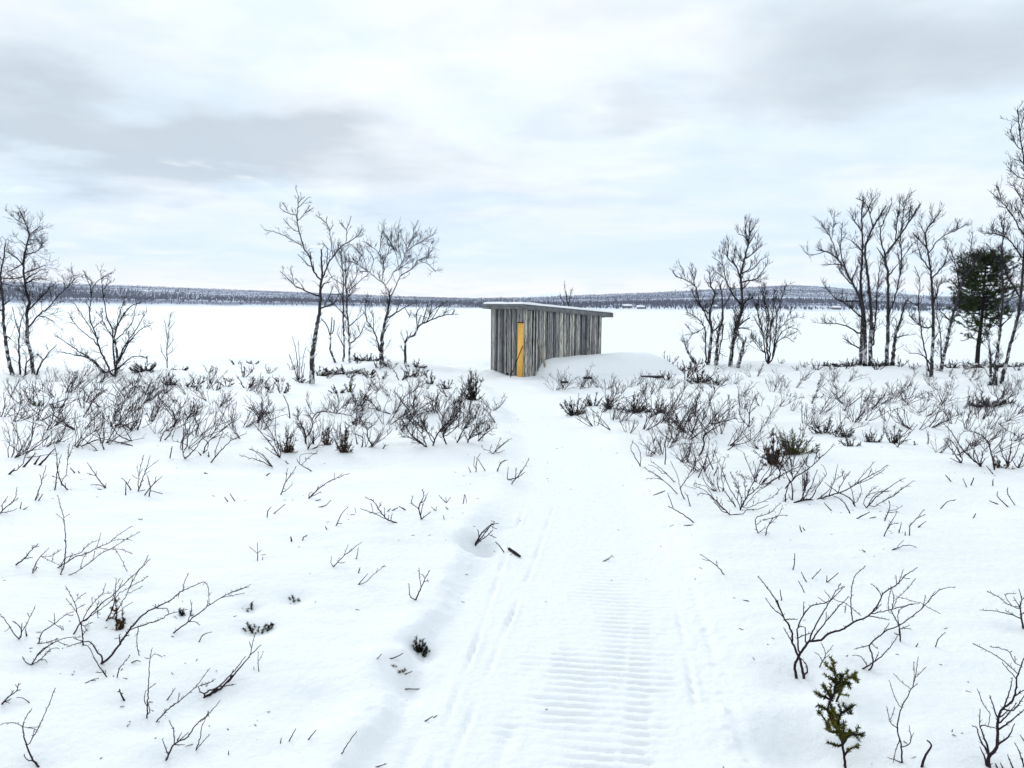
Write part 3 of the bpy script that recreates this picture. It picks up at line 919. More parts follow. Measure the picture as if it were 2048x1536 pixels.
plant('willow_shrub', 'long low branch bowing right with a curled feathery tip', 'shrub', 'F',
      '1000 880,1035 820,1010 710,1080 640,1130 605,1200 580,1280 525,1380 440,1440 370,1510 325,1583 320; 960 870,1040 820,1130 740,1200 640; 1380 445,1480 495; 1370 430,1260 400,1195 380; 1010 710,905 735; 1100 620,1140 560;'
      '990 840,940 780,893 778; 1035 830,1070 755; 1365 450,1385 375; 1400 420,1450 345; 1030 710,1065 735', 2.0, .85, 16, 5, dip=(.1, .03))
plant('willow_shrub', 'little branched twig under the arm of the large purple shrub', 'shrub', 'F', '670 860,710 770,700 730,680 690; 715 775,760 710; 690 810,660 770,635 755; 700 800,740 770', 1.4, .75, 16, 4)
plant('willow_shrub', 'slim upright shrub with alternating shoots, right of the green juniper', 'shrub', 'F',
      '1225 1500,1220 1380,1195 1270,1215 1150,1270 1040,1310 950,1335 785; 1215 1135,1170 1040,1138 945; 1285 1000,1230 960,1170 900; 1195 1265,1150 1230,1122 1120; 1310 935,1390 855; 1225 1400,1285 1360,1275 1250;'
      '1225 1500,1130 1465; 1235 1505,1318 1458; 1210 1350,1190 1400,1165 1500; 1305 960,1308 880,1305 820; 1295 1000,1330 965; 1150 1220,1175 1130; 1285 1340,1305 1300', 2.2, .85, 14, 5, dip=(.1, .03))
plant('dead_stub', 'bent broken stub at the bottom edge, right of the slim shrub', 'stub', 'F', '1360 1530,1385 1450,1425 1380,1395 1350', 3.6, 2.2, 4, 3)
plant('willow_shrub', 'thick twisted shrub in the bottom right corner', 'shrub', 'J',
      '298 1530,295 1450,355 1380,360 1250,370 1140,400 1090,470 1030,500 930,510 850,540 760,570 690; 295 1450,280 1360,230 1230,265 1215,360 1240; 295 1440,220 1300,200 1230,168 1215; 360 1165,330 1080,300 985;'
      '290 1215,300 1130,255 1060,210 950; 515 820,390 715,290 650,172 593; 540 765,490 740,450 660,390 630,303 617; 405 1080,450 960,470 850; 400 1095,480 1100,520 1050,580 960; 365 1245,470 1170,580 1080;'
      '360 1355,440 1300,490 1200; 280 1530,260 1450,225 1375; 222 1220,228 1090; 505 860,440 790,395 735; 480 1000,540 960,580 930; 370 1200,450 1120,500 1040; 450 660,470 650; 495 760,490 690; 380 1160,440 1100', 4.6, 1.1, 14, 7, 0, .2, .65, dip=(.14, .05))
plant('willow_shrub', 'shrub cut by the right edge with two long twigs pointing left', 'shrub', 'J', '555 480,540 400,530 310,545 260,520 180; 540 410,470 380,380 355,240 338; 530 335,430 290,350 230,283 203; 470 310,420 225,500 215; 530 320,480 240; 545 265,580 230; 500 390,420 345; 540 380,590 330', 2.6, .9, 14, 6, dip=(.1, .03))
plant('willow_shrub', 'short budded shoots in the bottom right corner, right of the twisted shrub', 'shrub', 'J', '560 1530,520 1400,488 1345; 475 1535,455 1480,435 1437; 575 1350,530 1285; 400 1535,380 1495; 360 1535,340 1500; 530 1500,550 1460', 2.0, 1.0, 18, 5)
plant('twig', 'bare stick lying across the right bank of the path', 'twig', 'L', '1572 430,1530 380,1500 355,1437 310; 1490 352,1445 338; 1530 378,1527 348', 1.5, .8, 4, 4, 0, -.1)
plant('twig', 'arched twig with a raised fork in the snow right of the path', 'twig', 'F', '1158 70,1230 40,1300 40,1357 66; 1185 55,1238 0; 1160 68,1225 58', 1.2, .75, 8, 4)
plant('twig', 'slender S-shaped twig, second shrub row from the bottom right', 'twig', 'F', '1452 718,1475 660,1520 622', 1.4, .9, 12, 3)
# ---- middle ground, right of the path
plant('willow_shrub', 'open bowl-shaped shrub of long wands at the right of the path', 'shrub', 'K',
      '375 560,430 450,530 360,610 270,680 230; 400 535,470 350,540 220,600 130; 385 550,330 440,270 350,210 200,160 80,120 0; 390 555,370 400,280 210; 410 540,520 400,640 320,700 250; 410 550,560 490,680 430,760 350;'
      '280 605,180 500,80 420,0 400; 280 600,400 590,430 560,540 550,640 510; 225 600,160 510,60 390,-60 330; 330 530,240 400,170 340; 345 470,360 330,310 250; 530 360,600 340,660 300; 470 350,520 250,510 130; 540 230,470 270,330 210; 425 470,410 260,390 240; 230 570,160 490,70 360', 1.7, .75, 14, 13, 1, .25, .6, depth=.6)
plant('willow_shrub', 'long lying branch combed to the right with feathery side shoots', 'shrub', 'K',
      '880 490,960 465,1080 465,1200 425,1330 385,1430 330,1560 250,1660 200,1745 140; 950 465,980 350,1000 200; 1030 460,1100 340,1180 220; 1200 425,1250 280,1280 150; 1430 330,1520 230,1620 115; 1440 330,1600 260,1710 185; 1280 400,1340 280,1400 200;'
      '960 460,1040 330,1090 180; 1090 465,1200 370,1230 290; 1560 250,1600 180; 1340 290,1320 180; 1180 220,1150 150; 1250 290,1330 230; 940 470,1000 300,990 230', 2.3, .75, 15, 14, 0, .3, .6, depth=.5)
plant('willow_shrub', 'shrub leaning right below the yellow-green juniper', 'shrub', 'K',
      '795 360,870 270,910 235,1000 180,1060 130,1140 60,1200 0,1250 -60; 860 275,850 150,830 60; 870 260,960 130,1020 20; 1010 170,950 60; 1060 130,1090 20,1080 -60; 795 480,800 400,830 310; 860 465,860 340,810 230,760 110; 735 275,740 190,660 110,560 60,500 0; 745 180,820 80,900 10; 880 260,820 180', 1.9, .75, 15, 14, 1, .25, .58, depth=.6)
plant('willow_shrub', 'thin dark stems tangled at the foot of the long lying branch', 'shrub', 'K', '1395 590,1350 500,1290 450,1220 420; 1445 525,1390 440,1280 390,1160 300; 1440 525,1420 400,1380 300; 1450 500,1500 400,1490 320', 1.7, .75, 10, 10, 0, .2, .58)
plant('willow_shrub', 'low comb-like shrub pointing right, the right end of its row', 'shrub', 'K', '1550 540,1640 440,1760 350,1850 290,1915 260; 1600 543,1720 470,1860 380,1990 285; 1520 535,1540 440,1650 390,1760 390; 1560 520,1650 400,1780 380; 1720 470,1800 430,1890 345; 1530 440,1640 340', 1.5, .7, 14, 12, 0, .2, .58, depth=.5)
plant('willow_shrub', 'pale bent twigs like a little cage below the bowl-shaped shrub', 'shrub', 'K', '540 775,515 680,530 630,640 590,700 540,760 490; 610 795,630 720,700 620,820 610; 580 655,680 630; 660 690,740 590,770 510; 540 700,570 660; 560 770,610 715; 640 600,650 555', 1.3, .7, 14, 7, 0, .1, .58)
plant('willow_shrub', 'upright forked twig right of the little cage of twigs', 'shrub', 'K', '1715 805,1760 700,1800 640,1830 580; 1720 660,1765 540,1755 470; 1790 575,1885 520; 1780 690,1845 680; 1760 580,1855 578; 1735 760,1790 670', 1.4, .75, 16, 5)
plant('willow_shrub', 'curved single stem at the right end of the twig row', 'shrub', 'G', '1125 1415,1130 1340,1180 1280,1245 1205; 1170 1285,1255 1245; 1195 1350,1230 1320,1260 1300; 1040 1395,1060 1310', 1.4, .75, 14, 5)
plant('willow_shrub', 'pair of wands crossed into a loop beside the path', 'shrub', 'H', '770 895,700 760,715 690; 778 885,765 770,740 730,705 700', 1.3, .75, 3, 5)
plant('willow_shrub', 'bundle of flattened wands pointing at the path', 'shrub', 'H', '1055 1105,960 1010,800 900; 1035 1015,950 930,850 850; 955 965,890 900,830 880; 960 1012,880 950,825 930; 965 1010,900 985,820 985', 1.2, .65, 8, 10, 0, .05, .5)
plant('willow_shrub', 'thin upright shrub between the wand bundle and the bowl-shaped shrub', 'shrub', 'H', '1110 1145,1080 1080,1100 1030,1180 900,1190 840; 1160 930,1090 860; 1085 1070,1050 960,1000 850; 1130 990,1200 920; 1155 1200,1130 1120,1110 1090', 1.4, .7, 10, 10, 0, .2, .58)
plant('willow_shrub', 'bent stem with a broad brush of shoots behind the bowl-shaped shrub', 'shrub', 'H', '1225 810,1260 740,1255 670,1275 640,1340 600,1450 540; 1275 640,1240 560,1300 420,1340 330,1420 240; 1280 650,1305 690; 1265 620,1330 520,1460 400; 1255 600,1180 610; 1300 600,1400 500,1490 400; 1240 570,1260 470', 2.2, .7, 20, 18, 1, .3, .52, depth=.5)
plant('willow_shrub', 'lone upright fan of fine shoots on open snow right of the brush', 'shrub', 'H', '1605 590,1610 480,1640 380,1680 330; 1600 585,1540 510,1530 400,1520 280; 1608 500,1570 420; 1612 480,1660 430; 1550 580,1500 520,1490 470; 1630 590,1630 520', 1.5, .7, 16, 14, 0, .35, .55)
plant('willow_shrub', 'twigs bent left over the path below the dark juniper row', 'shrub', 'H', '540 615,450 560,420 550; 540 615,470 530,380 440; 490 575,440 510', 1.4, .7, 6, 10)
plant('willow_shrub', 'dark dense shrub with arched canes at the right edge', 'shrub', 'G',
      '1700 860,1600 770,1530 690,1480 600,1400 510; 1810 885,1790 780,1740 640,1640 580,1550 580,1530 610; 1690 860,1740 790; 1695 855,1640 720,1580 640; 1680 850,1640 760,1660 660; 1700 850,1720 740,1780 680; 1660 840,1590 740', 2.0, .8, 24, 12, 0, .3, .6, depth=.5)
plant('willow_shrub', 'tuft of budded stems left of the arched canes', 'shrub', 'G', '1540 830,1470 730,1410 650; 1560 820,1500 700,1430 630; 1535 830,1450 790; 1555 815,1520 720; 1560 815,1490 660', 1.7, .8, 24, 8, 0, .25, .6)
plant('willow_shrub', 'dark budded bush hugging the right edge', 'shrub', 'G', '1920 860,1940 740,1950 640; 1920 850,1870 760,1850 680; 1925 840,1990 740,2010 660; 2000 870,2040 790,2060 700; 1990 870,1950 800; 2045 700,1990 610,1900 560,1840 510; 1915 850,1900 760; 2010 865,2060 850', 1.9, .8, 26, 10, 0, .3, .6)
plant('willow_shrub', 'slanting fine shrub right of the small dark juniper pair', 'shrub', 'G', '1030 705,1060 620,1160 510; 1040 690,1120 600,1190 520; 1020 700,990 650; 1060 630,1130 580; 1060 660,1140 640', 1.3, .7, 14, 9)
# ---- middle ground, left of the path
plant('willow_shrub', 'big round tangled shrub at the left edge of the path', 'shrub', 'D',
      '1340 500,1380 410,1450 340,1530 250,1560 180; 1300 510,1200 430,1130 320; 1305 505,1250 400,1150 300; 1430 490,1410 420,1470 340,1540 220; 1350 495,1300 400,1280 330,1310 270; 1390 400,1470 300,1490 200; 1360 490,1330 430,1230 350,1180 260;'
      '1420 440,1500 380,1590 300; 1290 500,1180 440,1120 380; 1500 480,1540 400,1620 310; 1570 480,1610 400,1700 330; 1640 470,1690 420,1745 380; 1560 470,1640 420,1700 400; 1400 400,1400 300,1350 230; 1200 430,1230 370; 1300 410,1250 300', 1.9, .7, 26, 20, 1, .25, .5, depth=.6)
plant('willow_shrub', 'long twig with a combed tip lying towards the right, open snow', 'shrub', 'D', '520 850,600 770,690 720,790 682; 690 720,690 690; 720 710,740 685; 540 840,600 805; 505 828,540 805; 580 790,585 765', 1.6, .75, 10, 6)
plant('willow_shrub', 'small slanting forked twig left of the combed twig', 'shrub', 'D', '335 825,370 740,435 640; 365 745,378 660; 350 815,412 755; 385 715,420 680', 1.5, .75, 12, 7)
plant('willow_shrub', 'compact antler-shaped shrub in the middle of the left snowfield', 'shrub', 'D', '1265 985,1250 900,1280 830,1270 790; 1255 920,1200 880,1210 830; 1265 985,1325 940; 1275 890,1300 825; 1250 900,1260 870; 1260 960,1275 880', 1.8, .9, 20, 5)
plant('willow_shrub', 'sprawling shrub with spiny foot beside the antler-shaped one', 'shrub', 'D',
      '1100 1010,1030 980,980 920,950 870,895 840; 980 930,1000 870; 1020 980,1020 910; 1030 985,960 950,860 915; 1060 1000,1070 955; 1040 990,1050 960; 950 940,930 880; 970 940,1000 935; 1090 1005,1110 1010', 1.7, .8, 18, 5)
plant('willow_shrub', 'flat-lying twigs reaching left in front of the sprawling shrub', 'shrub', 'D', '820 957,720 975,600 992; 700 1030,740 945,780 908; 930 945,850 990,760 1025; 840 985,825 910; 780 1005,820 960; 720 1010,740 1015; 640 985,675 965', 1.4, .75, 8, 5, 0, .1)
plant('twig', 'group of three tiny twigs above the antler-shaped shrub', 'twig', 'D', '1430 878,1400 850,1380 825; 1450 865,1457 840; 1425 870,1425 840; 1360 930,1330 905; 1355 930,1368 900', 1.1, .7, 8, 4)
plant('twig', 'little bent twig pair left of the path track', 'twig', 'D', '1540 885,1553 820,1565 900; 1568 895,1588 875; 1414 985,1410 960', 1.1, .7, 6, 4)
plant('willow_shrub', 'wispy fan of pale wands leaning over the path bank', 'shrub', 'D', '1735 555,1800 490,1865 450; 1710 555,1730 490; 1740 550,1820 480; 1750 555,1815 530; 1690 545,1660 500; 1745 550,1790 450', 1.3, .65, 14, 8, 0, .2, .5)
plant('willow_shrub', 'three thin wands standing on the bank below the wispy fan', 'shrub', 'D', '1625 675,1630 600,1655 550; 1610 655,1615 570; 1685 665,1640 590; 1590 675,1575 640', 1.2, .7, 6, 6)
plant('willow_shrub', 'curled twig nest on the bank by the ski track', 'shrub', 'D', '1765 670,1790 610,1835 595; 1860 755,1940 650,1975 580; 1835 725,1900 710,1950 675; 1830 720,1840 640; 1885 735,1890 650; 1790 625,1815 600; 1900 710,1925 660', 1.4, .75, 16, 5)
plant('willow_shrub', 'spreading fan of straight thin wands left of the rusty junipers', 'shrub', 'D',
      '280 640,210 560,125 520; 280 640,200 600,60 560; 330 580,260 480,145 345; 330 580,280 430,220 320,210 180; 340 570,300 420,300 300; 270 630,180 550,140 520; 325 575,240 520; 335 560,330 420; 275 635,240 590', 1.6, .7, 12, 14, 0, .25, .55)
plant('willow_shrub', 'shrub with one thick arched branch over the rusty junipers', 'shrub', 'D',
      '500 485,490 400,440 300; 510 440,545 380,550 310,600 275,700 285,800 300; 550 490,550 400; 700 285,760 230,850 200; 700 285,720 200; 800 300,860 250,900 190; 800 300,830 340,760 400; 640 280,660 200; 600 280,560 330; 555 300,520 240,500 190; 830 330,940 360,900 390', 2.6, .8, 20, 22, 1, .25, .52, depth=.6)
plant('willow_shrub', 'crooked dark-stemmed shrub between arched branch and tangled shrub', 'shrub', 'D', '940 505,910 440,900 380,870 330,830 260; 905 400,960 350,990 300; 940 500,990 420; 870 510,880 450,820 420; 840 490,830 430; 1010 520,1030 490', 1.8, .75, 14, 14, 0, .25, .55)
plant('willow_shrub', 'long stem drooping left above the tangled shrub', 'shrub', 'D', '1055 290,980 260,900 180,860 140; 1180 262,1120 190,1080 130; 1130 200,1180 150; 980 260,920 250; 1000 265,970 200', 1.8, .75, 18, 14, 1, .25, .5)
plant('willow_shrub', 'lone crooked stick above the fan of wands', 'shrub', 'D', '395 320,380 220,350 165; 420 330,395 300; 190 345,180 300,130 250; 190 330,210 230; 195 320,240 240', 1.6, .9, 5, 7)
plant('willow_shrub', 'thin looped shrub in front of the rusty junipers', 'shrub', 'D', '540 670,460 620,440 585; 470 630,520 580,580 540; 460 610,470 560,560 550; 385 620,360 600', 1.4, .7, 12, 7)
plant('broken_stump', 'row of snapped thick stems at the left edge', 'stump', 'I', '300 885,360 820,425 755; 180 900,225 850,270 795; 265 880,290 840,312 810; 70 955,115 910; 110 942,180 870; 180 855,200 790,240 700,255 500; 200 800,310 720,375 665', 2.8, 1.2, 4, 8)
plant('willow_shrub', 'tall wavy two-stemmed shrub right of the snapped stems', 'shrub', 'I', '520 1075,460 1000,440 900,435 800,410 710; 465 1060,480 990,510 960,520 840,570 710; 420 1075,440 930,470 800; 520 850,530 720; 480 1000,440 980,400 970; 500 1060,500 1020', 1.6, .75, 10, 7)
plant('willow_shrub', 'slim slanting twig left of the wavy two-stemmed shrub', 'shrub', 'I', '270 1155,320 1010,355 885; 325 1000,360 955; 320 1000,305 955; 285 1150,300 1100', 1.4, .75, 8, 5)
plant('willow_shrub', 'sharp V of two long twigs in open snow, left', 'shrub', 'I', '810 1062,740 965,670 865; 735 970,700 955,665 945; 805 1055,760 1035,700 1035; 810 1060,815 1020; 745 960,740 930', 1.5, .75, 7, 5)
plant('willow_shrub', 'upright fan shrub with a side shoot, right of the sharp V', 'shrub', 'I', '1060 1085,1110 950,1155 810; 1062 1080,1070 950,1100 810; 1120 920,1215 848; 1070 970,1050 895; 1065 1080,1150 1075; 1100 960,1150 930; 1075 1020,1105 1000; 1075 950,1095 910; 1065 1000,1015 960', 1.5, .7, 8, 6)
plant('willow_shrub', 'crossed twigs with a bud cluster beside the upright fan', 'shrub', 'I', '1110 1115,1160 1050,1245 970; 1190 1035,1195 975; 1145 1125,1155 1060,1130 960; 1150 1078,1250 1105; 965 1115,967 1015; 1005 1075,970 1015,935 985; 985 1030,1000 990', 1.6, .8, 8, 5)
plant('willow_shrub', 'wide low shrub reaching right in the middle left ground', 'shrub', 'I', '1620 865,1700 770,1770 700,1890 640; 1640 805,1680 700,1715 630; 1560 795,1600 700,1700 650; 1770 700,1775 650; 1700 690,1750 630; 1605 820,1600 780; 1580 790,1600 720,1560 680', 1.7, .75, 12, 9)
plant('willow_shrub', 'dense little shrub left of the wide low one', 'shrub', 'I', '1420 835,1500 760,1560 660; 1480 765,1390 710,1330 700; 1410 830,1400 700,1420 600; 1410 690,1520 600; 1310 700,1350 600; 1265 690,1310 640,1350 550; 1440 770,1480 690,1550 650; 1230 700,1260 620; 1545 810,1520 780', 1.6, .7, 16, 11, 0, .25, .55)
plant('willow_shrub', 'flat shrub with tips bent left along the snow, left middle ground', 'shrub', 'I', '1015 735,900 705,780 680,690 635; 745 775,640 770,580 740; 750 772,690 720,620 665; 940 735,820 720; 1010 700,920 660,870 600,830 500; 1015 705,980 640,940 570; 985 650,1060 560; 800 765,770 680,740 610; 650 760,590 710', 1.6, .7, 12, 10, 0, .2, .55)
plant('willow_shrub', 'sparse little shrub tipped left above the dense little shrub', 'shrub', 'I', '1350 550,1335 490,1290 440,1230 370; 1430 540,1480 450,1490 380; 1435 540,1500 460,1560 430; 1440 530,1530 470; 1300 440,1340 380; 1430 520,1420 460', 1.8, .75, 18, 14, 1, .25, .5)

LONE = [('B', '885 655,950 625,1025 603; 1215 598,1235 510,1275 460,1348 365; 1175 590,1182 575; 1365 443,1420 420,1460 430', 'left'),
        ('C', '1060 865,1085 825,1130 810; 1218 1465,1220 1445; 205 110,228 75; 185 485,195 465', 'left'),
        ('E', '690 1450,740 1370,785 1308; 365 1372,385 1335,408 1292; 485 1360,533 1300; 312 1385,318 1350; 1210 1245,1258 1215; 1085 1047,1195 1047; 1095 1120,1138 1160; 990 860,1035 845,1070 825; 900 1533,970 1510; 912 858,940 830; 1085 955,1128 938; 795 330,805 295; 600 60,590 40; 383 130,378 105', 'left'),
        ('D', '290 948,360 890; 245 972,250 930,275 905; 240 700,265 680; 565 865,600 855; 585 908,635 895,665 860; 640 1055,630 1035; 405 1135,400 1100; 480 1125,485 1105,510 1095; 1040 935,1062 915; 1070 930,1110 910; 1160 925,1115 900; 1440 922,1425 905', 'left'),
        ('I', '1590 950,1640 1000,1685 1045; 1635 1120,1715 1172; 1750 1165,1725 1130; 1803 1160,1768 1105; 575 945,540 905; 610 945,600 930; 750 1070,780 1072; 1068 1300,1095 1307; 155 1220,165 1170; 180 1225,215 1205; 1305 830,1322 740', 'left'),
        ('L', '310 300,285 265,262 240; 880 350,912 335,930 315; 1280 145,1340 148,1395 140', 'path'),
        ('F', '490 200,503 150,503 90; 583 283,547 215; 620 260,655 225,680 195; 718 285,720 240; 722 285,797 222; 568 352,528 275; 415 408,410 375,405 338; 185 410,135 405,90 388; 1320 720,1335 695; 975 80,955 65', 'right'),
        ('G', '1460 980,1415 928; 1585 1025,1555 955; 1620 1010,1645 950; 1800 920,1745 855; 1797 1015,1797 968; 1920 1185,1840 1110,1835 1065; 1975 1170,1920 1085,1918 1030; 1840 1165,1768 1135; 1375 1200,1430 1145,1500 1125; 1640 1275,1660 1237; 495 1215,435 1150; 700 1280,805 1225; 805 1278,855 1265; 1090 1415,1090 1385; 255 1390,240 1335; 280 1375,265 1350; 1275 675,1275 575', 'right'),
        ('H', '1330 920,1280 800; 960 880,965 780,962 710; 1215 980,1270 860; 1335 965,1370 900; 1260 915,1220 860; 870 715,885 675; 1180 1325,1060 1240,985 1200; 1020 1205,1000 1150,980 1100; 875 1115,960 1080; 1175 1345,1105 1348; 1440 770,1515 720', 'right')]

# ------------------------------------------------------------------ hollows the wind has scoured round the stems
NEW = []
for s in PLANTS:
    if s[15]:
        g = G(*s[3][0][0])
        NEW.append((g[0], g[1] - .01, s[15][0], s[15][1]))
gj = G(1690, 1500)
NEW += [(gj[0] - .16, gj[1] + .06, .20, .12), (gj[0] + .10, gj[1] - .02, .12, .05)]
for (px, py, r, d) in [(835, 1295, .11, .05), (795, 1325, .10, .06), (515, 1255, .12, .04), (590, 1198, .09, .03), (500, 1215, .07, .03), (1780, 1440, .09, .03),
                       (968, 1088, .12, .07), (945, 1084, .09, .05), (235, 1248, .10, .03), (805, 1365, .12, .06), (280, 1180, .12, .03), (660, 1520, .2, .05), (640, 1410, .22, .04)]:
    g = G(px, py)
    NEW.append((g[0], g[1], r, d))
DIPS += NEW

# ------------------------------------------------------------------ the setting: snow-covered ground, frozen lake, far shore
def axis(parts):
    out = [parts[0][0]]
    for (a, b, step) in parts:
        n = max(1, int(round((b - a) / step)))
        out += list(a + (b - a) * np.arange(1, n + 1) / n)
    return np.array(out)


def growing(a, b, k, s0):
    out, v, s = [], a, s0
    while v < b:
        s = max(s0, k * abs(v))
        v += s
        out.append(v)
    return np.array(out)


ys = np.concatenate([axis([(-300, -40, 26), (-40, -6, 3.4), (-6, 1.6, .4), (1.6, 2.4, .1), (2.4, 5.6, .0112), (5.6, 6.6, .018)]), growing(6.6, 62, .0038, .025), [66, 72, 80, 92, 110, 150, 220]])
xr = np.concatenate([axis([(-.95, 1.35, .0145)])])
xs = np.concatenate([-growing(.95, 420, .022, .026)[::-1], xr, growing(1.35, 420, .020, .026)])
XX, YY = np.meshgrid(xs, ys)
ZZ = ground_h(XX.ravel(), YY.ravel())
Vg = np.stack([XX.ravel(), YY.ravel(), ZZ], 1)
nx, ny = len(xs), len(ys)
ii = (np.arange(ny - 1)[:, None] * nx + np.arange(nx - 1)[None, :]).ravel()
Fg = np.stack([ii, ii + 1, ii + nx + 1, ii + nx], 1)
ground = link('ground', mesh('ground', Vg, Fg, M_SNOW))
tag(ground, 'snow-covered ground with a packed snowmobile path', 'ground', kind='structure')

LAKE_Z = -3.9
lx = np.array([-9000, -5000, -2500, -900, -300, 0, 300, 900, 2500, 5000, 9000.])
ly = np.array([38, 80, 200, 600, 1500, 3000, 5000, 8300.])
XX, YY = np.meshgrid(lx, ly)
ii = (np.arange(len(ly) - 1)[:, None] * len(lx) + np.arange(len(lx) - 1)[None, :]).ravel()
lake = link('frozen_lake', mesh('frozen_lake', np.stack([XX.ravel(), YY.ravel(), np.full(XX.size, LAKE_Z)], 1),
                                np.stack([ii, ii + 1, ii + len(lx) + 1, ii + len(lx)], 1), M_LAKE))
tag(lake, 'wide white frozen lake behind the shed', 'lake', kind='structure')

# ridge line of the far shore: bearing (tangent) and its height in metres above the lake, ridge about 3 km off
RX = (np.array([-900, -300, 0, 250, 380, 640, 800, 950, 1050, 1200, 1300, 1400, 1500, 1580, 1650, 1740, 1850, 2048, 2600, 3200]) - 1024) / FPX
RH = np.array([30, 40, 36, 30, 26, 19, 14, 11.5, 14, 20, 24.5, 30, 36, 40, 37, 29, 22, 18, 24, 16]) * 1.10 * 3000 / FPX + 5.6
R_SHORE, R_RIDGE = 1280.0, 3000.0


def shore_r(tb):
    return R_SHORE + 70 * perlin(tb * 9, tb * 0 + .5, 71) + 25 * perlin(tb * 40, tb * 0 + .5, 72)


def hill_z(tb, yd):
    """height above the lake at bearing tangent tb and distance yd"""
    s = shore_r(tb)
    t = np.clip((yd - s) / (R_RIDGE - s), 0, 1.3)
    H = np.interp(tb, RX, RH)
    rise = .10 * sstep(t, 0, .12) + .9 * (t ** 1.25)
    h = H * np.where(t < 1, rise, 1 - (t - 1) * 1.2)
    return LAKE_Z + np.where(yd < s, -2, .6) + h + 1.4 * perlin(tb * 14, yd / 300, 73) * sstep(t, .05, .3)


tb = np.linspace(-1.25, 1.35, 420)
dd = np.concatenate([np.linspace(1150, 1500, 12), np.linspace(1560, 3000, 26), np.linspace(3060, 3900, 8)])
TB, DD = np.meshgrid(tb, dd)
HZ = hill_z(TB.ravel(), DD.ravel())
ii = (np.arange(len(dd) - 1)[:, None] * len(tb) + np.arange(len(tb) - 1)[None, :]).ravel()
hill = link('far_shore_hills', mesh('far_shore_hills', np.stack([TB.ravel() * DD.ravel(), DD.ravel(), HZ], 1), np.stack([ii, ii + 1, ii + len(tb) + 1, ii + len(tb)], 1), M_HILL))
tag(hill, 'low snowy hills along the far shore of the lake', 'hills', kind='structure')

for k, (cx, wd, hp, dist) in enumerate([(1110, 150, 29, 7000), (1690, 190, 56, 7600), (1950, 210, 47, 7300)]):
    c = (cx - 1024) / FPX
    tbm = np.linspace(c - 2.2 * wd / FPX, c + 2.2 * wd / FPX, 60)
    e = np.exp(-((tbm - c) * FPX / wd) ** 2)
    top = (hp * e - 4 + 3 * perlin(tbm * 30, tbm * 0 + k, 80)) * dist / FPX
    rows = []
    for (f, d2) in ((-.2, -500), (.55, -220), (1.0, 0), (.5, 300), (-.2, 600)):
        rows.append(np.stack([tbm * (dist + d2), np.full(60, dist + d2), LAKE_Z - 20 + np.maximum(top, -15) * f + 20 * f], 1))
    V = np.concatenate(rows)
    ii = (np.arange(4)[:, None] * 60 + np.arange(59)[None, :]).ravel()
    mo = link('mountain', mesh('mountain', V, np.stack([ii, ii + 1, ii + 61, ii + 60], 1), M_LAKE))
    tag(mo, ['faint pale fell beyond the hills, behind the shed roof', 'faint pale fell above the right-hand hill', 'faint pale fell at the far right'][k], 'mountain', kind='structure')


def far_trees(name, label, mat, n, pick, hgt, wid, seed, shape):
    r = np.random.default_rng(seed)
    t = r.uniform(-.85, .88, n)
    f = r.random(n)
    keep = pick(t, f, r)
    t, f = t[keep], f[keep]
    s = shore_r(t)
    yd = s + 4 + f * (R_RIDGE + 60 - s)
    z = hill_z(t, yd)
    x = t * yd
    h = hgt[0] + (hgt[1] - hgt[0]) * r.random(len(t)) ** 1.6
    w = h * r.uniform(*wid, len(t))
    V, F = [], []
    if shape == 'cone':
        prof = [(.04, .9), (.40, .62), (.45, .80), (1.0, .03)]
    else:
        prof = [(0, .25), (.55, 1.0), (1.0, .2)]
    sides = 4 if shape == 'cone' else 3
    ang = r.uniform(0, 6.28, len(t))
    for (zz, rr) in prof:
        for j in range(sides):
            a = ang + j * 2 * np.pi / sides
            V.append(np.stack([x + np.cos(a) * w * rr / 2, yd + np.sin(a) * w * rr / 2, z + zz * h], 1))
    V = np.stack(V, 1)                       # tree, ring*side, 3
    m = len(prof) * sides
    base = np.arange(len(t))[:, None, None] * m
    q = []
    for i in range(len(prof) - 1):
        for j in range(sides):
            k = (j + 1) % sides
            q.append([i * sides + j, i * sides + k, (i + 1) * sides + k, (i + 1) * sides + j])
    F = (base + np.array(q)[None]).reshape(-1, 4)
    o = link(name, mesh(name, V.reshape(-1, 3), F, mat, False))
    tag(o, label, 'forest', kind='stuff')


def pick_con(t, f, r):
    left = sstep(t, -.34, -.62) * (f > .05) * (f < .66 + .1 * perlin(t * 20, t * 0, 91)) * 1.5
    mid = ((t > -.62) & (t < -.02)) * (f > .12) * (f < .26) * .55
    right = (t > -.02) * (((f > .03) & (f < .22)) * .40 + (f > .93) * .10)
    clump = np.clip(.55 + 1.6 * perlin(t * 26, f * 8, 92), .05, 1)
    return r.random(len(t)) < np.maximum(np.maximum(left, mid), right) * clump


def pick_dark(t, f, r):
    band = .24 + .06 * perlin(t * 8, t * 0 + 2, 93)
    p = ((f > .015) & (f < band)) * .9 + ((f > .55) & (f < .66)) * .35
    p = np.where(t < -.05, ((f > .08) & (f < .34)) * .8, p)
    return r.random(len(t)) < p * np.clip(.6 + 1.5 * perlin(t * 18, f * 10, 94), .1, 1)


def pick_birch(t, f, r):
    p = .25 + .75 * np.clip(.5 + 1.3 * perlin(t * 7, f * 9, 95), 0, 1)
    p = p * (1 - .9 * ((f > .29) & (f < .38)))
    p = p * np.where(t < -.1, .55 + .3 * (f > .8), .85)
    p = np.maximum(p, (f > .94) * 1.0)
    return (r.random(len(t)) < p) & (f > .03)


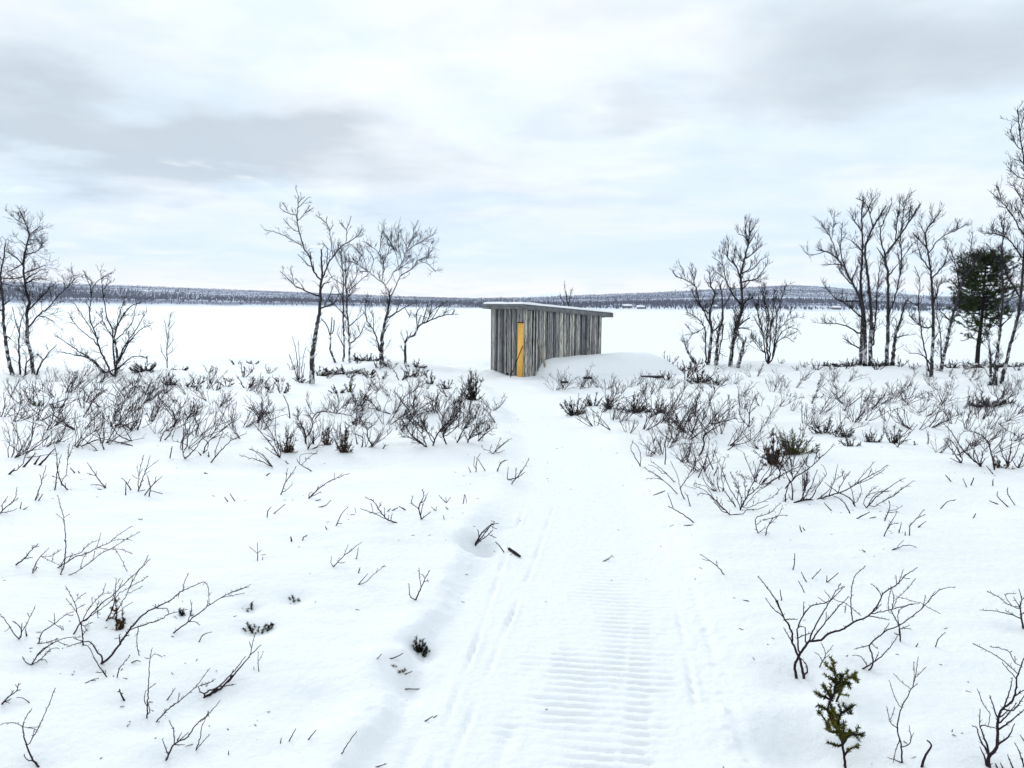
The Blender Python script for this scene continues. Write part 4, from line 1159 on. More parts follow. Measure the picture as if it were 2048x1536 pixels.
far_trees('conifer_forest', 'dark conifer forest on the far shore, thickest at the left', M_FAR, 30000, pick_con, (5, 10), (.30, .42), 1, 'cone')
far_trees('shore_scrub', 'dark band of leafless scrub along the foot of the far hills', M_FARD, 42000, pick_dark, (3.5, 6.5), (.5, .8), 2, 'bush')
far_trees('birch_scrub', 'sparse grey birch scrub covering the far snowy slopes', M_FARB, 60000, pick_birch, (2.0, 4.2), (.45, .75), 3, 'bush')

for k, (px, w, d, h) in enumerate([(1252, 15, 8, 3.2), (1279, 12, 7, 2.6), (1428, 8, 6, 2.6), (1668, 13, 8, 3.0)]):
    t = (px - 1024) / FPX
    yd = float(shore_r(np.array(t))) + [75, 50, 70, 60][k]
    z = float(hill_z(np.array([t]), np.array([yd]))[0])
    c = empty('cabin', (t * yd, yd, z), [.1, -.15, .3, 0][k])
    tag(c, ['long snow-roofed cabin on the far shore, left of the pair', 'smaller snow-roofed cabin on the far shore, right of the pair', 'tiny far cabin between the birches right of the shed', 'far snow-roofed cabin below the right-hand hill'][k], 'cabin', 'cabins on the far shore')
    V, F = box_vf(-w / 2, w / 2, -d / 2, d / 2, -1, h)
    link('wall', mesh('wall', V, F, M_RED, False), c)
    V = [(-w / 2 - .6, -d / 2 - .8, h - .1), (w / 2 + .6, -d / 2 - .8, h - .1), (w / 2 + .6, 0, h + 2.6), (-w / 2 - .6, 0, h + 2.6), (-w / 2 - .6, d / 2 + .8, h - .1), (w / 2 + .6, d / 2 + .8, h - .1)]
    V += [(a, b, cc + .5) for (a, b, cc) in V]
    F = [(0, 1, 2, 3), (3, 2, 5, 4), (6, 9, 8, 7), (9, 10, 11, 8), (0, 6, 7, 1), (4, 5, 11, 10), (0, 3, 9, 6), (3, 4, 10, 9), (1, 7, 8, 2), (2, 8, 11, 5)]
    link('roof', mesh('roof', V, F, M_LAKE, False), c)

# ------------------------------------------------------------------ shed
Cg = G(1046, 752)
RZ = math.radians(38.5)
S_LEN, F_LEN, H0, H1 = 3.26, 1.72, 2.10, 1.88
Cg[1] = 24.6
Cg[0] = (1049 - 1024) / FPX * 24.6
Cg[2] = float(land(Cg[0], Cg[1])) - .02
shed = empty('shed', Cg, RZ)
tag(shed, 'small weathered grey plank shed with a low sloping snow-topped roof', 'shed')
slope = (H0 - H1) / S_LEN


def rt(x):                                  # underside of the roof
    return H0 - slope * x


def board_mesh(length, width, thick, seed):
    """one rough-sawn slab: uneven edges, slightly cupped"""
    r = np.random.default_rng(seed)
    n = 6
    V = []
    for i in range(n):
        z = length * i / (n - 1)
        a, b = r.normal() * .004, r.normal() * .004
        V += [(-width / 2 + a, 0, z), (width / 2 + b, 0, z), (width / 2 + b - .006, -thick, z), (0, -thick - .006, z), (-width / 2 + a + .006, -thick, z)]
    F = []
    for i in range(n - 1):
        for j in range(5):
            k = (j + 1) % 5
            F.append((i * 5 + j, i * 5 + k, (i + 1) * 5 + k, (i + 1) * 5 + j))
    me = mesh('board', V, np.array(F), M_BOARD, False)
    return me


rb = random.Random(5)
BW = [.055, .068, .082, .098]
BM = {}


def board(parent, x, y, z, rz, w, h, k):
    key = (k, round(h, 1))
    if key not in BM:
        BM[key] = board_mesh(round(h, 1), BW[k], .022, hash(key) % 999)
    o = link('board', BM[key], parent)
    o.location = (x, y, z)
    o.rotation_euler = (rb.gauss(0, .004), rb.gauss(0, .008), rz)
    o.scale = (w / BW[k], 1, h / round(h, 1))
    return o


def clad(x0, y0, dx, dy, length, rz, hfun, ragged, skip=None):
    s = 0.0
    nx_, ny_ = dy, -dx                        # outward
    while s < length - .02:
        k = rb.randrange(4)
        w = min(BW[k], length - s)
        c = s + w / 2
        lo = rb.uniform(-.12, .0) if not ragged else rb.uniform(-.03, .10)
        off = rb.choice([0, .003, .018, .030])
        if not (skip and skip[0] < c < skip[1]):
            board(shed, x0 + dx * c + nx_ * off, y0 + dy * c + ny_ * off, lo, rz, w * (rb.uniform(.60, .86) if ragged else rb.uniform(.70, .90)), hfun(c) - lo - .01, k)
        s += w


clad(0, 0, 1, 0, S_LEN, 0, lambda c: rt(c), False)                              # long side, faces the path
clad(0, F_LEN, 0, -1, F_LEN, -math.pi / 2, lambda c: H0, True)                   # front with the doorway
clad(S_LEN, F_LEN, -1, 0, S_LEN, math.pi, lambda c: rt(S_LEN - c), False)        # lake side
clad(S_LEN, 0, 0, 1, F_LEN, math.pi / 2, lambda c: H1, False)                    # back
V, F = box_vf(.07, S_LEN - .07, .07, F_LEN - .07, -.3, H1 - .03)
V = [(a, b, (rt(a) - .03) if c > 0 else c) for (a, b, c) in V]
link('interior_shade_box', mesh('interior_shade_box', V, F, M_INNER, False), shed)  # near-black filler box: interior shade put into colour behind the board gaps
OX0, OX1, OY0, OY1 = -.22, S_LEN + .38, -.15, F_LEN + .15
V, F = box_vf(OX0 + .03, OX1 - .03, OY0 + .03, OY1 - .03, 0, 1)
V = [(a, b, rt(a) + (.02 if c == 0 else .12)) for (a, b, c) in V]
roof = link('roof', mesh('roof', V, F, M_FASCIA, False), shed)


def fascia(x0, x1, y0, y1, lo, hi):
    V, F = box_vf(x0, x1, y0, y1, 0, 1)
    V = [(a, b, rt(a) + (lo if c == 0 else hi)) for (a, b, c) in V]
    o = link('fascia_board', mesh('fascia_board', V, F, M_FASCIA, False), roof)
    return o


fascia(OX0, OX1, OY0, OY0 + .026, -.015, .135)
fascia(OX0, OX1, OY1 - .026, OY1, -.015, .135)
fascia(OX0 - .026, OX0, OY0 - .01, OY1 + .01, .055, .137)
fascia(OX0 - .020, OX0 - .001, OY0 - .005, OY1 + .005, -.02, .051)
fascia(OX1, OX1 + .026, OY0, OY1, -.015, .135)
for k in range(5):                            # rafters under the eaves
    x = .15 + k * .78
    fascia(x, x + .05, OY0 + .03, .0, -.045, .018)
# snow lying on the roof: rounded edge, uneven
gx, gy = np.linspace(OX0 - .03, OX1 + .02, 60), np.linspace(OY0 - .02, OY1 + .02, 34)
XX, YY = np.meshgrid(gx, gy)
e = np.minimum(np.minimum(XX - gx[0], gx[-1] - XX), np.minimum(YY - gy[0], gy[-1] - YY))
top = rt(XX) + .138 + .070 * np.sqrt(np.clip(e / .09, 0, 1)) * (1 + .35 * perlin(XX / .5, YY / .5, 66))
V = np.stack([XX.ravel(), YY.ravel(), top.ravel()], 1)
ii = (np.arange(33)[:, None] * 60 + np.arange(59)[None, :]).ravel()
link('roof_snow', mesh('roof_snow', V, np.stack([ii, ii + 1, ii + 61, ii + 60], 1), M_SNOW), roof)
# bright chipboard panel beside the corner
V, F = box_vf(-.012, .012, 0, .25, 0, 1.70)
pn = link('door_panel', mesh('door_panel', V, F, M_CHIP, False), shed)
pn.location = (-.075, .02, -.03)
pn.rotation_euler = (.012, .012, 0)
pn['label'] = 'bright yellow chipboard door panel'
V, F = box_vf(-.075, -.045, .01, .29, 1.675, 1.70)
link('door_lintel', mesh('door_lintel', V, F, M_INNER, False), shed)


def shed_pt(x, y, z):
    return np.array([Cg[0] + math.cos(RZ) * x - math.sin(RZ) * y, Cg[1] + math.sin(RZ) * x + math.cos(RZ) * y, Cg[2] + z])


t = Tubes()
a, b = shed_pt(-.42, .22, -.06), shed_pt(-.10, -.02, .98)
t.add(np.array([a + (b - a) * s for s in np.linspace(0, 1, 6)]) - a, np.full(6, .016), 6)
o = link('pole', t.mesh('pole', M_INNER))
o.location = a
tag(o, 'thin dark pole leaning against the yellow chipboard panel', 'pole')
V, F = box_vf(-.03, .03, -.012, .012, 0, 1.22)
o = link('leaning_board', mesh('leaning_board', V, F, M_TAN, False))
o.location = shed_pt(.66, -.34, -.02)
o.rotation_euler = (-.22, -.16, RZ)
tag(o, 'narrow pale board leaning on the long side of the shed', 'board')

# snow heap drifted over something beside the shed
gx, gy = np.linspace(.15, 5.9, 110), np.linspace(-2.5, 1.5, 80)
XX, YY = np.meshgrid(gx, gy)
prof = np.interp(gx, [.15, .38, .55, .8, 1.2, 1.8, 2.6, 3.4, 4.2, 4.8, 5.2, 5.6, 5.9], [-.3, -.06, .32, .51, .57, .61, .64, .66, .69, .68, .52, .10, -.3])
prof = np.convolve(np.pad(prof, 2, mode='edge'), np.ones(5) / 5, mode='valid')
yc = .0 - .10 * XX
half_lo = 1.55 + .12 * perlin(XX / 1.1, XX * 0, 67)
hy = np.where(YY < yc, 1 - np.clip((yc - YY) / half_lo, 0, 1.3) ** 2.4, 1 - np.clip((YY - yc) / 1.2, 0, 1.3) ** 2)
hz = (prof[None, :] + .22) * hy - .22 + .045 * perlin(XX / .7, YY / .5, 68) + .008 * perlin(XX / .15, YY / .15, 69)
V = np.stack([XX.ravel(), YY.ravel(), hz.ravel()], 1)
ii = (np.arange(79)[:, None] * 110 + np.arange(109)[None, :]).ravel()
heap = link('snow_heap', mesh('snow_heap', V, np.stack([ii, ii + 1, ii + 111, ii + 110], 1), M_SNOW))
heap.location = Cg
heap.rotation_euler = (0, 0, RZ)
tag(heap, 'long smooth snow-covered heap drifted against the shed side', 'snow heap')
# small bank of loose shovelled snow at the front
gx, gy = np.linspace(-2.2, .05, 60), np.linspace(-.3, 2.9, 70)
XX, YY = np.meshgrid(gx, gy)
hz = .16 * np.exp(-((XX + .30) / .45) ** 2 - ((YY - 1.35) / .6) ** 2) + .10 * np.exp(-((XX + .9) / .8) ** 2 - ((YY - 1.6) / .8) ** 2) - .05 \
    + .03 * perlin(XX / .18, YY / .18, 70) * np.exp(-((XX + .6) / .8) ** 2 - ((YY - 1.4) / .9) ** 2)
V = np.stack([XX.ravel(), YY.ravel(), hz.ravel()], 1)
ii = (np.arange(69)[:, None] * 60 + np.arange(59)[None, :]).ravel()
o = link('snow_bank', mesh('snow_bank', V, np.stack([ii, ii + 1, ii + 61, ii + 60], 1), M_SNOW))
o.location, o.rotation_euler = Cg, (0, 0, RZ)
tag(o, 'churned low snow bank in front of the shed door', 'snow bank')

for k, (x0, x1, py) in enumerate([(1123, 1137, 766), (1167, 1184, 757), (1281, 1326, 755)]):
    g = G((x0 + x1) / 2, py)
    L = (x1 - x0) * g[1] / FPX
    V, F = box_vf(-L / 2, L / 2, -.09, .09, -.05, -.012)
    o = link('plank', mesh('plank', V, F, M_INNER, False))
    o.location = (g[0], g[1], g[2] + .05)
    o.rotation_euler = (.12, rb.gauss(0, .02), .05)
    tag(o, ['short plank end in the snow nearest the path, left of the heap', 'short plank end showing in the snow below the heap', 'long plank edge showing at the right foot of the snow heap'][k], 'plank', 'planks round the snow heap')

# ------------------------------------------------------------------ traced trees and shrubs
for k, s in enumerate(PLANTS):
    build_plant(k, s)

STOP = {'whose', 'just', 'close', 'cut', 'above', 'in', 'left', 'beside', 'forking', 'crossing', 'sweeping', 'with', 'from', 'curving', 'near', 'right', 'pointing', 'between', 'below', 'at', 'under', 'level',
        'leaning', 'reaching', 'bent', 'behind', 'lying', 'arching', 'combed', 'on', 'standing', 'over', 'poking', 'like', 'bowing', 'tangled', 'drooping', 'hugging', 'tipped', 'slanting', 'of', 'by'}
KNOWN = []
for s in PLANTS:
    if s[2] != 'tree' and s[3][0][0][1] > 780:
        ws = s[1].replace(',', '').split()
        cut = next((i for i, x in enumerate(ws) if i > 1 and x in STOP), len(ws))
        KNOWN.append((s[3][0][0], ' '.join(ws[:cut])))
USED = set()


def lone_label(px, py, side):
    order = sorted(KNOWN, key=lambda q: (q[0][0] - px) ** 2 + 3 * (q[0][1] - py) ** 2)
    for (c, phrase) in order[:6]:
        dx, dy = px - c[0], py - c[1]
        where = ('right of' if dx > 0 else 'left of') if abs(dx) > 1.4 * abs(dy) else ('in front of' if dy > 0 else 'behind')
        for first in ('lone bare twig poking from the snow ', 'other small twig in the snow '):
            lab = first + where + ' the ' + phrase
            if lab not in USED and len(lab.split()) <= 16:
                USED.add(lab)
                return lab
    return 'lone bare twig poking out of the open snow ' + side + ' of the path'


k = 0
for (z, text, side) in LONE:
    for pl in parse(z, text):
        rs = np.random.default_rng(900 + k)
        k += 1
        tr = trace3d(rs, [pl], 1.25, .75, .4, .03)[0]
        W, Rw = tr[3], tr[4]
        t = Tubes()
        t.add(W - W[1], Rw, 4)
        u = tr[1][0] / FPX
        sprout(rs, t, W - W[1], Rw, 7 / (100 * u), 5 * u, 0, .6 * u, .2, .3)
        o = link('twig', t.mesh('twig', M_TWIG))
        o.location = W[1]
        tag(o, lone_label(*pl[0], side), 'twig',
            {'left': 'lone twigs left of the path', 'right': 'lone twigs right of the path', 'path': 'broken twigs on the path'}[side])
g0, g1 = G(1018, 1101), G(1040, 1116)
t = Tubes()
t.add(np.linspace(g0, g1, 5) - g0 + np.array([0, 0, .012]), np.array([.012, .011, .012, .010, .008]), 6)
o = link('stick', t.mesh('stick', M_TWIG))
o.location = g0
tag(o, 'short thick dark stick lying at the left edge of the path', 'stick')

# ------------------------------------------------------------------ evergreens: junipers and a pine
class Needles:
    def __init__(self):
        self.V, self.n = [], 0

    def spray(self, rs, P, count, ln, wd, out=.9, fwd=.55, up=.1):
        """needles standing off a shoot; every needle a thin folded sliver"""
        idx = rs.random(count) * (len(P) - 1)
        i = np.floor(idx).astype(int)
        f = (idx - i)[:, None]
        q = P[i] * (1 - f) + P[np.minimum(i + 1, len(P) - 1)] * f
        tan = P[np.minimum(i + 1, len(P) - 1)] - P[i]
        tan = tan / (np.linalg.norm(tan, axis=1)[:, None] + 1e-9)
        s = rs.normal(size=(count, 3))
        s -= tan * np.sum(s * tan, 1)[:, None]
        s /= np.linalg.norm(s, axis=1)[:, None] + 1e-9
        d = tan * fwd + s * out + UP * up
        d /= np.linalg.norm(d, axis=1)[:, None]
        L = ln * rs.uniform(.6, 1.1, count)[:, None]
        w = np.cross(d, rs.normal(size=(count, 3)))
        w /= np.linalg.norm(w, axis=1)[:, None] + 1e-9
        w2 = np.cross(d, w)
        a = q - w * wd / 2
        b = q + w * wd / 2
        c = q + d * L * .45 + w2 * wd * .5
        e = q + d * L
        self.V.append(np.stack([a, b, e, c], 1))
        self.n += count

    def mesh(self, name, mat):
        V = np.concatenate(self.V)
        m = len(V)
        base = np.arange(m)[:, None, None] * 4
        F = (base + np.array([[0, 1, 3], [1, 2, 3], [2, 0, 3]])[None]).reshape(-1, 3)
        return mesh(name, V.reshape(-1, 3), F, mat, False)


def juniper(name, label, base, branches, ln, wd, dens, mat, group=None, r=.006, cat='juniper'):
    """branches: list of world polylines; needles in sprays along them and along side shoots"""
    rs = np.random.default_rng(int(abs(base[0]) * 1000 + base[1] * 77) % 99999)
    root = empty(name, base)
    tag(root, label, cat, group)
    T, N = Tubes(), Needles()
    for P in branches:
        P = np.asarray(P) - base
        T.add(P, np.linspace(r, r * .4, len(P)), 4)
        L = np.sum(np.linalg.norm(np.diff(P, axis=0), axis=1))
        h = len(P) // 4
        N.spray(rs, P[h:], int(dens * L), ln, wd)
        for _ in range(int(L / (ln * 1.3))):
            i = rs.integers(h, len(P) - 1)
            tan = unit(P[i + 1] - P[i])
            Q, S = shoot(rs, P[i], tan * .8 + rs.normal(size=3) * .55, min(L * rs.uniform(.12, .28), ln * rs.uniform(2.0, 4.0)), r * .35, r * .2, 4, .2, .1)
            T.add(Q, S, 3)
            l2 = np.sum(np.linalg.norm(np.diff(Q, axis=0), axis=1))
            N.spray(rs, Q, int(dens * l2 * 1.3), ln, wd)
    st = link('stem', T.mesh('stem', M_TWIG), root)
    st['kind'] = 'stuff'
    o = link('foliage', N.mesh('foliage', mat), root)
    o['kind'] = 'stuff'
    return root


# the green juniper in the right foreground, traced
polys = parse('F', '845 1535,840 1490,825 1380,800 1290,750 1210,730 1130,760 1050,780 980,770 900,745 855; 785 1090,820 1000,860 930,915 920; 745 1070,725 1020,690 970; 790 1270,810 1180,870 1140,905 1110;'
              '830 1370,880 1310,960 1320; 825 1385,780 1385,720 1360; 842 1450,870 1410,930 1390; 800 1290,745 1290,700 1200,660 1150; 755 1080,690 1050,640 1030; 770 960,740 920; 760 1000,800 960,830 900; 740 1160,700 1130,655 1115;'
              '805 1300,850 1310,870 1300; 790 960,850 960,880 1000; 770 1040,800 1010; 750 1210,790 1230,810 1240')
rs = np.random.default_rng(5)
tr = trace3d(rs, polys, 2.4, .9, .5, .06)
juniper('juniper', 'tallest green and yellow juniper sprig, in a snow hollow at lower right', tr[0][3][1], [x[3] for x in tr], .017, .0036, 900, M_JUNY, r=.0055)

rs = np.random.default_rng(77)


def mound(base, w, h, n, flat=.7, lean=0.0):
    out = []
    for i in range(n):
        a = rs.uniform(0, 2 * np.pi)
        e = rs.random() ** .5
        d = np.array([math.cos(a) * e * w / 2 + lean * h, math.sin(a) * e * w / 2 * flat, h * (1.05 - .75 * e * e) * rs.uniform(.45, 1.25)])
        p = base + np.array([d[0] * .06, d[1] * .06, -.03])
        P = np.array([p + d * s + np.array([0, 0, -.10 * h * math.sin(math.pi * s)]) + rs.normal(size=3) * .02 * h for s in np.linspace(0, 1, 7)])
        out.append(P)
    return out


JUN = [  # px, py of the foot, width px, height px, branches, material, label
    (235, 1258, 24, 52, 8, M_JUNR, 'little upright yellow-brown juniper among the left twigs'),
    (515, 1262, 70, 26, 12, M_JUN, 'low dark juniper sprig with rusty tips, open snow left'),
    (592, 1200, 44, 16, 8, M_JUN, 'tiny flat juniper sprig, uppermost of the three left ones'),
    (500, 1218, 28, 20, 6, M_JUN, 'tiny juniper sprig between the two larger flat ones'),
    (836, 1300, 40, 32, 12, M_JUN, 'round dark juniper sprig on the left bank of the path'),
    (795, 1332, 34, 18, 7, M_JUNR, 'small rusty juniper sprig sunk in the left path bank'),
    (372, 1232, 44, 22, 8, M_JUN, 'dark juniper sprig under the long feathery twig'),
    (575, 905, 34, 54, 14, M_JUNR, 'left of three upright rusty junipers in the left thicket'),
    (653, 890, 26, 40, 12, M_JUNR, 'middle of three upright rusty junipers, the orange one'),
    (688, 905, 36, 60, 16, M_JUNR, 'right of three upright rusty junipers, the densest'),
    (700, 784, 22, 32, 8, M_JUNY, 'small yellow-green juniper below the knoll trees'),
    (676, 786, 30, 28, 8, M_JUN, 'thin dark juniper left of the small yellow-green one'),
    (943, 800, 46, 60, 20, M_JUN, 'bushy dark juniper left of the path, near the shed'),
    (893, 778, 34, 24, 9, M_JUN, 'dark juniper tuft left of the bushy one'),
    (864, 768, 26, 20, 8, M_JUN, 'small dark juniper tuft on the knoll slope'),
    (293, 742, 52, 28, 16, M_JUN, 'flat black juniper mat on the shore at the left'),
    (270, 746, 22, 12, 6, M_JUN, 'small black tuft left of the flat juniper mat'),
    (340, 770, 34, 26, 12, M_JUN, 'dark juniper mound left of its twin on the left slope'),
    (378, 774, 26, 16, 8, M_JUN, 'dark juniper mound right of its twin on the left slope'),
    (362, 740, 30, 12, 7, M_JUN, 'low dark tuft on the shore behind the left thicket'),
    (72, 812, 30, 24, 9, M_JUNY, 'yellowish juniper deep in the left thicket'),
    (112, 816, 26, 24, 8, M_JUN, 'dark juniper next to the yellowish one in the thicket'),
    (1150, 830, 52, 46, 18, M_JUN, 'dark juniper at the left end of the row by the path'),
    (1186, 812, 34, 34, 12, M_JUN, 'second dark juniper from the path in the row'),
    (1222, 818, 38, 30, 12, M_JUN, 'third dark juniper from the path in the row'),
    (1268, 824, 64, 38, 20, M_JUN, 'widest dark juniper in the row right of the path'),
    (1318, 826, 40, 30, 12, M_JUNR, 'last reddish juniper at the right end of the row'),
    (1398, 765, 54, 28, 16, M_JUN, 'dark juniper mat under the crooked multi-stemmed birch'),
    (1430, 768, 34, 18, 9, M_JUN, 'flat dark juniper right under the crooked birch'),
    (1588, 908, 78, 62, 26, M_JUNY, 'big yellow-green juniper in the right middle ground'),
    (1548, 928, 50, 60, 16, M_JUNR, 'reddish dark juniper left of the big yellow-green one'),
    (1648, 866, 50, 46, 16, M_JUN, 'dark upright juniper behind the big yellow-green one'),
    (1690, 874, 38, 32, 12, M_JUN, 'dark juniper right of the upright dark one'),
    (1700, 892, 44, 24, 12, M_JUN, 'low dark juniper in front of the dark pair'),
    (1748, 884, 34, 36, 11, M_JUN, 'left half of the small dark juniper pair on open snow'),
    (1786, 886, 40, 36, 12, M_JUN, 'right half of the small dark juniper pair on open snow'),
    (1831, 890, 12, 12, 4, M_JUN, 'tiny dark juniper tip alone on the open snow right'),
    (1975, 812, 60, 30, 20, M_JUN, 'black wide juniper in the thicket near the right edge'),
    (2018, 806, 24, 20, 8, M_JUN, 'small black juniper at the right end of the wide one'),
    (2000, 935, 40, 24, 9, M_JUNR, 'rusty juniper among the arched canes at the right edge'),
    (1580, 792, 20, 10, 5, M_JUN, 'tiny dark juniper tip on the far right snow slope'),
    (1638, 796, 22, 12, 5, M_JUN, 'tiny dark juniper tip right of the other on the slope'),
    (1455, 915, 18, 12, 4, M_JUN, 'tiny dark juniper tip behind the bowl-shaped shrub'),
    (1650, 722, 44, 14, 10, M_JUN, 'left dark juniper mat under the five-trunk birch clump'),
    (1700, 722, 60, 18, 14, M_JUN, 'wide dark juniper mat under the five-trunk birch clump'),
    (1752, 724, 60, 16, 14, M_JUN, 'right dark juniper mat under the five-trunk birch clump'),
    (1905, 722, 40, 14, 9, M_JUN, 'low dark mat left of the pine trunk'),
    (1975, 722, 70, 16, 14, M_JUN, 'low dark mat right of the pine trunk'),
    (2030, 722, 50, 12, 10, M_JUN, 'low dark mat at the right edge behind the trunks'),
    (735, 722, 62, 18, 16, M_JUN, 'long dark juniper mat on the crest of the knoll'),
    (690, 748, 60, 20, 14, M_JUN, 'dark juniper between the gnarled birch and the knoll'),
    (640, 752, 46, 20, 12, M_JUN, 'dark juniper at the foot of the gnarled birch'),
    (738, 750, 36, 16, 9, M_JUN, 'small dark juniper in front of the spreading birch'),
    (780, 731, 40, 10, 8, M_JUN, 'thin dark mat right of the spreading birch trunk'),
    (832, 734, 34, 16, 9, M_JUN, 'dark juniper at the right foot of the knoll'),
    (603, 766, 26, 16, 6, M_JUN, 'small dark tuft left of the gnarled birch foot'),
    (505, 728, 26, 10, 5, M_JUN, 'small dark tuft on the shore left of the knoll'),
]
for (px, py, w, h, n, mat, lab) in JUN:
    g = G(px, py)
    u = g[1] / FPX
    near = g[1] < 9
    br = mound(g, w * u * 1.3, h * u * (1.2 if near else .98), int(n * 1.3), .7)
    juniper('juniper', lab, g, br, (.016 if near else 2.7 * u), (.0030 if near else .72 * u), (700 if near else 1.35 / u), mat, r=(.004 if near else .9 * u), group='junipers')

# pine beside the birches at the right
base = G(1955, 716)
base[1] = min(base[1], 32.0)
Yp = base[1]
up_ = Yp / FPX
root = empty('pine_tree', base)
tag(root, 'dense dark green pine among bare birches at the right', 'tree')
rs = np.random.default_rng(12)
tp = np.array([on_plane(x, y, Yp) for (x, y) in [(1955, 718), (1957, 690), (1962, 650), (1966, 610), (1968, 570), (1972, 530), (1973, 518)]]) - base
tp = catmull(tp, .15)
tp[0, 2] -= .15
t = Tubes()
t.add(tp, np.linspace(.085, .02, len(tp)), 7)
link('trunk', t.mesh('trunk', M_BRANCH), root)
T, N = Tubes(), Needles()
hgt = tp[-1, 2]
for i in range(150):
    f = rs.random() ** .75
    z = hgt * (.24 + .76 * f)
    k_ = int(np.clip(np.searchsorted(tp[:, 2], z), 1, len(tp) - 1))
    wid = np.interp(f, [0, .12, .35, .6, .85, 1.0], [.7, 1.0, 1.16, 1.18, .98, .50]) * rs.uniform(.55, 1.08)
    a = rs.uniform(0, 2 * np.pi)
    if f < .22 and rs.random() < .45:
        continue
    d = np.array([math.cos(a) * wid, math.sin(a) * wid, (.10 + .35 * f) * wid])
    P = np.array([tp[k_] + d * s + np.array([0, 0, -.14 * wid * math.sin(math.pi * s)]) + rs.normal(size=3) * .03 for s in np.linspace(0, 1, 6)])
    T.add(P, np.linspace(.022, .008, 6), 4)
    N.spray(rs, P[2:], 34, .10, .020)
    for j in range(7):
        q = P[rs.integers(2, 6)]
        Q, S = shoot(rs, q, d / wid + rs.normal(size=3) * .7, .32, .007, .005, 3, .25, .15)
        T.add(Q, S, 3)
        N.spray(rs, Q, 26, .10, .020, up=.2)
link('branches', T.mesh('branches', M_BRANCH), root)
o = link('foliage', N.mesh('foliage', M_PINE), root)
o['kind'] = 'stuff'

# ------------------------------------------------------------------ thickets: one shrub after another, a few shapes each turned and scaled
def shrub_mesh(seed, n, h, lean, spread, rpx, dist, lv=1, dens=9):
    r = np.random.default_rng(seed)
    u = dist / FPX
    T = Tubes()
    for i in range(n):
        a = r.uniform(0, 2 * np.pi)
        p = np.array([math.cos(a) * .02, math.sin(a) * .02, -.05])
        d = np.array([math.cos(a) * spread + lean * 1.25, math.sin(a) * spread, .62])
        ln = h * r.uniform(.6, 1.15)
        P, R = shoot(r, p, d, ln, rpx * u, .36 * u, 7, .17, .10)
        T.add(P, R, 4)
        sprout(r, T, P, R, dens, h * .34, lv, .33 * u, .35, .18, .2, .75, 3)
    return T.mesh('shrub', M_THICK)


FAR = [shrub_mesh(200 + i, [7, 8, 9, 6, 8, 7, 10, 7][i], [.80, .70, .60, .84, .55, .75, .62, .50][i], [.65, .75, .2, .45, -.35, .85, .1, .5][i], [.35, .5, .6, .3, .6, .35, .7, .5][i], 0.60, 17.0, 1, 7.0) for i in range(8)]
FAR += [shrub_mesh(220 + i, 5 + i, .75 - .06 * i, [.8, -.2, .5, 1.0, .3][i], .45, 0.60, 17.0, 1, 8.0) for i in range(5)]
MID = [shrub_mesh(300 + i, [8, 9, 7, 10, 8, 9][i], [.70, .62, .72, .52, .60, .70][i], [.7, .8, .3, .6, -.4, .9][i], [.4, .5, .5, .6, .5, .3][i], 0.85, 12.0, 1, 8) for i in range(6)]
TUFT = [shrub_mesh(400 + i, [5, 6, 4][i], [.34, .28, .40][i], [.2, .0, .3][i], [.5, .6, .4][i], 0.85, 27.0, 1, 15) for i in range(3)]
r2 = random.Random(21)
